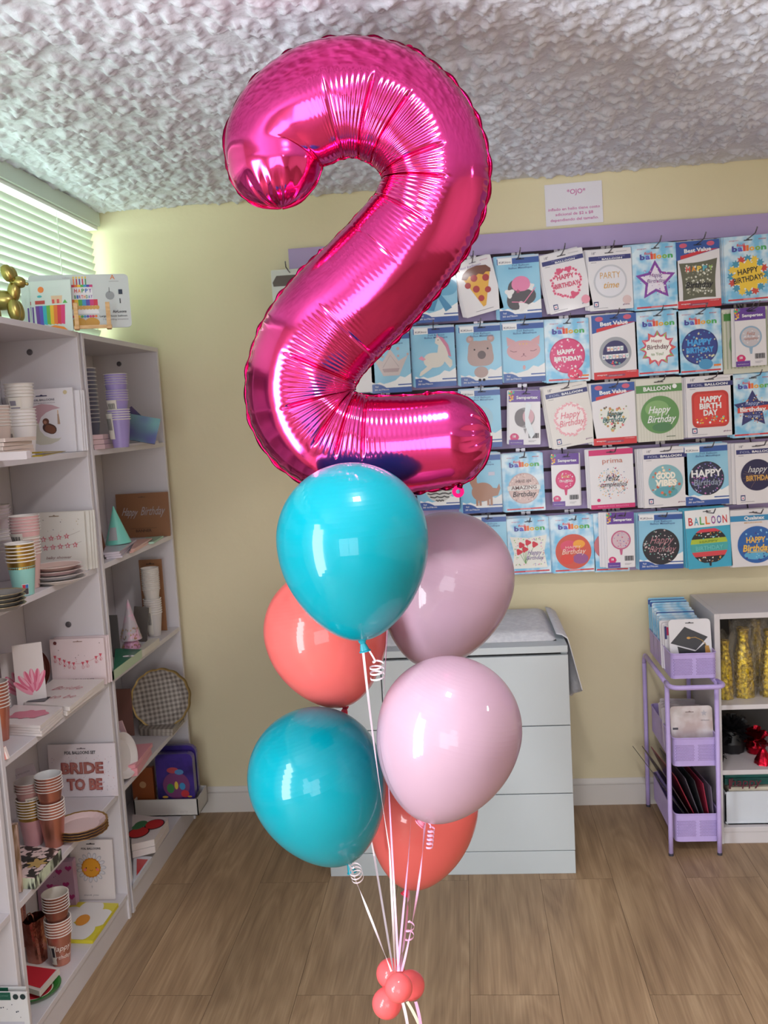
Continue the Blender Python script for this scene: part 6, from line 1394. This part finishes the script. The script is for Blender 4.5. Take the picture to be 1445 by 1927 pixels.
def pad():
    # changing pad cover lying over the back of the top and hanging down on the right
    x0, x1, y0, y1, z = -.46, .262, 2.925, 3.362, .7485; mb = MB(); nx, ny = 60, 24; top = []
    for j in range(ny+1):
        for i in range(nx+1):
            u, v = i/nx, j/ny; e = min(u*18, (1-u)*18, v*8, (1-v)*8, 1); h = .022*math.sin(PI/2*e)
            x = x0+(x1-x0)*u; y = y0+(y1-y0)*v; top.append((x, y, z+h+.003*noise.noise(Vector((x*9, y*9, 0)))*e))
    mb.add(top, [(j*(nx+1)+i, j*(nx+1)+i+1, (j+1)*(nx+1)+i+1, (j+1)*(nx+1)+i) for j in range(ny) for i in range(nx)], CLOTH, True)
    mb.add([(x0, y0, z), (x1, y0, z), (x1, y1, z), (x0, y1, z)], [(3, 2, 1, 0)], CLOTH)
    root = empty('changing_pad_cover', (-.1, 3.15, z)); mb.T = None; mb.v = [v-Vector((-.1, 3.15, z)) for v in mb.v]; mb.build('padded_top', root)
    mb = MB(); vs = []; n = 30; m_ = 14
    for j in range(m_+1):
        t = j/m_
        for i in range(n+1):
            u = i/n; y = 2.93+.40*u; ln = .20*(1-abs(u-.35)*.9)+.03
            if t < .15: x = .262+(.036)*(t/.15); zz = z+.020-.018*(t/.15)**2
            else: x = .298+.018*math.sin(u*14+1)*(t-.15)+.030*(t-.15); zz = z-.0-(t-.15)/.85*ln
            vs.append((x+.1, y-3.15, zz-z))
    mb.add(vs, [(j*(n+1)+i, j*(n+1)+i+1, (j+1)*(n+1)+i+1, (j+1)*(n+1)+i) for j in range(m_) for i in range(n)], CLOTH, True)
    o = mb.build('hanging_flap', root); s = o.modifiers.new('thickness', 'SOLIDIFY'); s.thickness = .003
    tag(root, 'white quilted cloth cover on the dresser top, its flap hanging on the right', 'cloth')
pad()

# ================================================================== LILAC CART
BX0, BX1, BY0, BY1 = .630, .774, 2.985, 3.345
def cart():
    root = empty('rolling_cart', (.69, 3.165, 0)); inv = root.matrix_world.inverted(); r = .0075
    lx0, lx1, fy, by = .612, .768, 2.972, 3.352
    for nm, x, y, zt in (('leg', lx0, fy, .585), ('leg', lx1, fy, .585), ('leg', lx0, by, .545), ('leg', lx1, by, .545)):
        mb = MB(); mb.T = inv; mb.tube([(x, y, .004), (x, y, .1), (x, y, zt)], r, LCART, 12)
        if y > 3.1: mb.tube([(x, y, zt)]+[(x, y-.035*(1-math.cos(math.radians(a))), zt+.035*math.sin(math.radians(a))) for a in range(15, 91, 15)], r, LCART, 12)
        mb.build(nm, root); mb = MB(); mb.T = inv; mb.lathe([(.0005, 0), (.0082, 0), (.0082, .008), (.0005, .008)], M((60, 56, 70)), 12, (x, y, 0)); mb.build('foot_cap', root)
    for x in (lx0, lx1):
        mb = MB(); mb.T = inv; mb.tube([(x, by-.035, .580), (x, fy, .580)], r, LCART, 12); mb.build('side_rail', root)
    # push handle: loop in front of the top basket
    hy = fy-.055; R = .028; p = [(lx0, fy+.01, .583), (lx0, hy+R, .583)]
    p += [(lx0+R-R*math.cos(math.radians(a)), hy+R-R*math.sin(math.radians(a)), .583) for a in range(15, 91, 15)]
    p += [(lx1+.012-R+R*math.sin(math.radians(a)), hy+R-R*math.cos(math.radians(a)), .583) for a in range(0, 91, 15)]
    p += [(lx1+.004, fy+.01, .583)]
    mb = MB(); mb.T = inv; mb.tube(p, r*1.05, LCART, 12); mb.build('push_handle', root)
    for z0, z1 in ((.592, .674), (.298, .392), (.040, .134)):
        mb = MB(); mb.T = inv; th = .0016; o = rrect(BX1-BX0, BY1-BY0, .016, 5, (BX0+BX1)/2, (BY0+BY1)/2); q = rrect(BX1-BX0-2*th, BY1-BY0-2*th, .0145, 5, (BX0+BX1)/2, (BY0+BY1)/2); n = len(o)
        vs = [(*a, z0) for a in o]+[(*a, z1) for a in o]+[(*a, z1) for a in q]+[(*a, z0+th) for a in q]
        fs = [(k+s*n, (k+1) % n+s*n, (k+1) % n+(s+1)*n, k+(s+1)*n) for s in range(3) for k in range(n)]+[tuple(range(n))[::-1], tuple(3*n+k for k in range(n))]
        mb.add(vs, fs, LCART)
        rim = [(*a, z1) for a in rrect(BX1-BX0+.001, BY1-BY0+.001, .017, 5, (BX0+BX1)/2, (BY0+BY1)/2)]; mb.tube(rim, .0022, LCART, 8, closed=True)
        for cx_ in ((BX0+BX1)/2-.036, (BX0+BX1)/2+.036):
            for i in range(13):
                for j in range(11):
                    xx = cx_+(i-6)*.0046+(.0023 if j % 2 else 0); zz = (z0+z1)/2+(j-5)*.0050-.002
                    mb.add([(xx+.0017*math.cos(PI*k/3), BY0-.0003, zz+.0017*math.sin(PI*k/3)) for k in range(6)], [tuple(range(6))], LHOLE)
        mb.build('basket', root)
    return tag(root, 'narrow lilac metal cart with three perforated baskets beside the cabinet', 'cart')
cart()
def cart_card(label, x, y, z, w, h, mat, lean=12, art=None, yaw=0, th=.004, group=None, rnd=.006, name='balloon_pack', tilt=0):
    root = empty(name, T(x, y, z) @ Rz(yaw) @ Rx(-lean) @ Ry(-tilt)); mb = MB(); mb.prism(rrect(w, h, rnd, 3, 0, h/2), -th/2, th/2, mat, CARDW); mb.build('card', root)
    for i, (nm, fn) in enumerate(art or []): lay(root, w, h, -th/2-.0012*i, nm, fn)
    return tag(root, label, 'balloon package', group)
XC = (BX0+BX1)/2
for i in range(9):
    k = i; top_blue = i in (0, 1, 5)
    lb = {0: 'rearmost dark blue topped pack in the top cart basket', 8: 'light blue pack next behind the graduation cap pack', 5: 'blue banded pack in the middle of the top cart basket'}.get(i, 'light blue balloon pack filed in the top cart basket')
    cart_card(lb, XC-.008+.002*(i % 3), 3.325-.024*i, .596, .128, .190-.004*i, SKY if i > 1 else SKYB, 6, [('printed_band', lambda a, k: a.rect(.0, .88, 1, .97, BLUE))] if top_blue else [('printed_band', lambda a, k: (a.rect(0, .93, 1, .95, c(150, 190, 220)), a.rect(0, .87, 1, .88, WH)))], group=None if i in (0, 5, 8) else 'light blue packs filed in the top cart basket')
for i in range(3):
    cart_card(('narrow pack with a magenta corner behind the graduation cap', 'clear edged pack second behind the graduation cap', 'clear edged pack third behind the graduation cap')[i], XC-.012-.004*i, 3.062+.018*i, .596, .118, .152+.004*i, CARDW, 8, [('magenta_corner', lambda a, k: (a.rect(.0, .78, .14, .96, c(196, 40, 90)), a.rect(0, .7, .06, .98, NAVY)))] if i == 0 else None)
def a_grad(a, k):
    a.poly([(.18, .50), (.60, .40), (.86, .56), (.86, .36), (.60, .24), (.22, .32)], c(40, 40, 48)); a.poly([(.02, .56), (.38, .86), (.92, .66), (.62, .42)], c(52, 52, 60)); a.up().disc(.46, .65, .045, GOLD, 14, .6); a.line([(.46, .65), (.62, .66), (.78, .60), (.90, .48)], .014, c(190, 150, 70)); a.poly([(.84, .50), (.93, .50), (.97, .34), (.84, .36)], c(190, 140, 60))
cart_card('white pack with a black graduation cap balloon at the front of the top basket', XC+.004, 3.026, .598, .134, .176, c(222, 220, 226), 10, [('cap_picture', a_grad), ('hang_slot', lambda a, k: a.slot(.5, .92, .2, BLK))], rnd=.012)
CF = noise_mat('rose_marbled_print', (196, 176, 176), (222, 214, 216), 14, .3, .4, .6, 3, .6)
for i in range(7):
    cart_card('crumpled clear pack filed in the middle cart basket' if i else 'rearmost clear pack in the middle cart basket', XC-.012+.003*(i % 2), 3.20-.020*i, .302, .120, .150-.003*(i % 3), c(190, 180, 184), 7, group='clear packs filed in the middle cart basket' if i else None, tilt=(-3, 2, 0)[i % 3])
cart_card('pale marbled rose gold pack at the front of the middle basket', XC+.004, 3.035, .302, .136, .176, CF, 8, [('print', lambda a, k: (a.rect(.04, .56, .17, .60, c(70, 66, 80)), a.fn(.40, .08, lambda t: .14, c(190, 120, 110), 16), a.star(.80, .86, .08, c(190, 186, 196)), a.slot(.46, .88, .2, c(130, 110, 110)))), ('lettering', lambda a, k: a.text('airloonz', .82, .72, .03, GREYT, fit=.2, bold=.01))], rnd=.012)
DC = [c(60, 56, 56), c(70, 54, 60), c(150, 40, 60), c(90, 84, 96), c(60, 60, 66), c(170, 50, 76), c(120, 110, 130)]
for i in range(7):
    cols3 = ('charcoal card leaning far back over the wall side of the bottom basket', 'brown grey card second from the back in the bottom basket', 'crimson edged card third from the back in the bottom basket', 'grey film card in the middle of the bottom basket', 'dark card fourth from the front in the bottom basket', 'crimson card near the front of the bottom basket', 'violet grey card at the front of the bottom basket')
    root = empty('flat_balloon_card', T(.706+.0075*i, 3.165-.004*i, .0435) @ Rz(5) @ Ry(-(34-5.0*i))); mb = MB(); mb.prism(rrect(.20, .19-.012*i, .004, 2, 0, (.19-.012*i)/2), -.0012, .0012, DC[i], c(210, 200, 204)); 
    mb2 = MB(); mb2.box(-.0012, -.14, 0, .0012, .14, .255-.013*i, DC[i]); mb2.build('card', root); tag(root, cols3[i], 'balloon package')

# ================================================================== WHITE CABINET AT THE RIGHT
def cabinet():
    x0, x1, yf, yb, zt = .784, 1.62, 3.045, YB-.015, .787; t = .018
    root = empty('open_cabinet', ((x0+x1)/2, 3.21, 0)); inv = root.matrix_world.inverted()
    def part(nm, *b, m=WHITE): mb = MB(); mb.T = inv; mb.box(*b, m); mb.build(nm, root, bevel=.0012)
    part('side_panel', x0, yf, 0, x0+t, yb, zt); part('side_panel', x1-t, yf, 0, x1, yb, zt); part('top_panel', x0+t, yf, zt-t, x1-t, yb, zt)
    part('shelf', x0+t, yf+.001, .463, x1-t, yb-.004, .479); part('shelf', x0+t, yf+.001, .240, x1-t, yb-.004, .256); part('shelf', x0+t, yf+.001, .041, x1-t, yb-.004, .058)
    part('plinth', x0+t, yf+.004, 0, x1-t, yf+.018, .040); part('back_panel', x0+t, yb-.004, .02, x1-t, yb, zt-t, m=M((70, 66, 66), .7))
    return tag(root, 'low white open cabinet in the right corner of the picture', 'cabinet')
cabinet()
GLIT = noise_mat('gold_glitter_foil', (120, 96, 10), (232, 206, 60), 90, .25, .35, .6, 4, .3, metal=.85, bump=1, bscale=160, bdist=.003)
FILM = bpy.data.materials.new('clear_crinkled_film'); FILM.use_nodes = True; N_, L_, b_ = nodes(FILM)
g_ = N_.new('ShaderNodeBsdfGlossy'); g_.inputs['Roughness'].default_value = .12; t_ = N_.new('ShaderNodeBsdfTransparent'); t_.inputs[0].default_value = (.96, .94, .9, 1); mx_ = N_.new('ShaderNodeMixShader'); mx_.inputs[0].default_value = .16
nz_ = N_.new('ShaderNodeTexNoise'); nz_.inputs['Scale'].default_value = 30; bp_ = N_.new('ShaderNodeBump'); bp_.inputs['Distance'].default_value = .01; L_.new(nz_.outputs[0], bp_.inputs['Height']); L_.new(bp_.outputs[0], g_.inputs['Normal'])
L_.new(t_.outputs[0], mx_.inputs[1]); L_.new(g_.outputs[0], mx_.inputs[2]); L_.new(mx_.outputs[0], N_['Material Output'].inputs[0])
def bottle_bag(label, px, py, Y, r, h):
    p = at(px, py, Y); root = empty('gold_tinsel_weight', T(p.x, Y, .480)); mb = MB(); R = random.Random(int(px))
    mb.lathe([(.0005, 0), (r, 0), (r*1.02, h*.12), (r*.92, h*.45), (r*.80, h*.62), (r*.55, h*.78), (r*.50, h*.90), (r*.62, h), (.0005, h*.97)], GLIT, 28, mod=lambda a: 1+.06*math.sin(7*a)+.04*math.sin(12*a)); mb.build('glitter_body', root)
    mb = MB(); vs = []
    for j in range(9):
        t = j/8; w_ = r*(1.22+.10*math.sin(j*1.7))*(1 if t < .8 else 1.05)
        for i in range(24): a = 2*PI*i/24; q = w_*(1+.10*math.sin(3*a+j)+.05*math.sin(8*a+j*.7)); vs.append((q*math.cos(a), q*math.sin(a)*.9, .0015+t*h*1.10+(.012*math.sin(5*a) if j == 8 else 0)))
    mb.add(vs, [(j*24+i, j*24+(i+1) % 24, j*24+24+(i+1) % 24, j*24+24+i) for j in range(8) for i in range(24)], FILM, True); mb.build('clear_film_wrap', root)
    tag(root, label, 'tinsel decoration', 'gold tinsel pieces in clear film on the cabinet shelf')
bottle_bag('gold tinsel piece in clear film, the one beside the cabinet side panel', 1366, 1322, 3.12, .024, .20)
bottle_bag('tall gold tinsel piece in clear film, the middle one on the upper cabinet shelf', 1400, 1322, 3.14, .034, .235)
bottle_bag('gold tinsel piece in clear film, the one cut by the right picture edge', 1450, 1322, 3.14, .034, .225)
bottle_bag('gold tinsel piece in clear film at the back between the others', 1424, 1300, 3.26, .030, .23)
BLKF = M((20, 18, 22), .5); REDF = noise_mat('red_metallic_foil', (120, 6, 24), (206, 20, 50), 20, .2, .4, .6, 2, 0, metal=.9, bump=.7, bscale=50, bdist=.005)
def fringe_ball(name, label, x, y, z, r, mat, n, w, cat):
    root = empty(name, T(x, y, z)); mb = MB(); R = random.Random(int(x*999)); mb.lathe([(.0005, .0), (r*.55, .002), (r*.66, r*.5), (r*.5, r*1.1), (.0005, r*1.25)], mat, 20, mod=lambda a: 1+.06*math.sin(9*a)); mb.build('wrapped_base', root); mb = MB()
    for i in range(n):
        a = R.uniform(0, 2*PI); e = R.uniform(-.1, 1.4); l = r*R.uniform(.7, 1.15); d = Vector((math.cos(a)*math.cos(e), math.sin(a)*math.cos(e), math.sin(e))); s = d.cross(Vector((R.random(), R.random(), R.random()))).normalized(); o = Vector((0, 0, r*.75))
        q = [o+d*l*.3, o+d*l*.7+Vector((0, 0, .004)), o+d*l]; q[2].z = max(q[2].z, .001); q[1].z = max(q[1].z, .001)
        mb.ribbon([q[0], q[1], q[2]], w, mat, s, .0003)
    mb.build('foil_fringe', root); return tag(root, label, cat)
p = at(1380, 1415, 3.20); fringe_ball('black_foil_weight', 'large black foil fringed balloon weight on the middle cabinet shelf', p.x, 3.22, .2565, .072, BLKF, 240, .010, 'balloon weight')
p = at(1354, 1425, 3.10); fringe_ball('black_foil_weight', 'small black foil weight at the cabinet side, before the large black one', p.x+.002, 3.12, .2565, .026, BLKF, 80, .006, 'balloon weight')
p = at(1424, 1418, 3.18); fringe_ball('red_foil_weight', 'red metallic foil fringed weight at the back of the middle cabinet shelf', p.x, 3.20, .2565, .050, REDF, 150, .012, 'balloon weight')
p = at(1438, 1425, 3.09); root = empty('red_foil_weight', T(p.x, 3.10, .2565)); mb = MB(); mb.lathe([(.0005, 0), (.028, 0), (.026, .012), (.012, .042), (.006, .052), (.014, .07), (.0005, .066)], REDF, 24, mod=lambda a: 1+.10*math.sin(7*a)); mb.build('gathered_foil', root); tag(root, 'small gathered red foil weight at the front of the middle cabinet shelf', 'balloon weight')
p = at(1430, 1480, 3.15)
for i, (h, z, m, lb) in enumerate(((.026, .212, c(24, 96, 92), 'dark teal printed box, upper one under the cabinet shelf'), (.024, .187, c(20, 84, 82), 'dark teal printed box below the other teal one'))):
    root = empty('flat_teal_box', T(1.02, 3.20, z)); mb = MB(); mb.box(-.20, -.11, 0, .20, .13, h-.001, m); mb.build('carton', root, bevel=.001); a = Art(.40, h-.001, -.11); a.text(('ANNIVERSARY LETTERS', 'happy birthday garland and banner')[i], .55, .35, .02, c(110, 170, 160), fit=.35); a.build('lettering', root); tag(root, lb, 'box')
root = empty('white_drawer_bin', T(1.02, 3.18, .0585)); mb = MB(); mb.T = None
o = rrect(.415, .115, .012, 4, 0, .0575); mb.prism(o, -.115, -.111, c(206, 212, 222)); mb.prism(o, .12, .124, c(206, 212, 222)); mb.box(-.2075, -.115, .01, -.2035, .12, .113, c(206, 212, 222)); mb.box(.2035, -.115, .01, .2075, .12, .113, c(206, 212, 222)); mb.box(-.20, -.115, .0, .20, .12, .004, c(206, 212, 222)); mb.build('bin_shell', root)
mb = MB(); mb.box(-.19, -.10, .005, .19, .11, .124, c(206, 196, 180)); mb.build('lid_insert', root); tag(root, 'white rounded storage bin on the bottom cabinet shelf', 'storage bin')
root = empty('happy_sign', T(at(1404, 1500, 3.06).x, 3.064, .1835-.0)); a = Art(.10, .03, 0); vs, fs, mid, wd = text_geo('happy', .0)
mb = MB(); sc = .098/wd; HB = c(90, 30, 50); n = len(vs)
fr = [((x-mid)*sc+y*sc*.15, 0, y*sc*.95) for x, y in vs]; mz = min(v[2] for v in fr); fr = [(x, 0, z-mz) for x, _, z in fr]
mb.add(fr, fs, HB); mb.add([(x, .003, z) for x, _, z in fr], [f[::-1] for f in fs], HB)
from collections import Counter
ed = Counter(); 
for f in fs:
    for i in range(len(f)): ed[tuple(sorted((f[i], f[(i+1) % len(f)])))] += 1
bd = [e for e, k in ed.items() if k == 1]; mb.add(fr+[(x, .003, z) for x, _, z in fr], [(a_, b_, b_+n, a_+n) for a_, b_ in bd], HB); mb.box(-.054, 0, .0, -.048, .003, .034, HB)
mb.build('cut_letters', root); tag(root, 'dark red cut out happy word standing behind the white bin', 'sign')
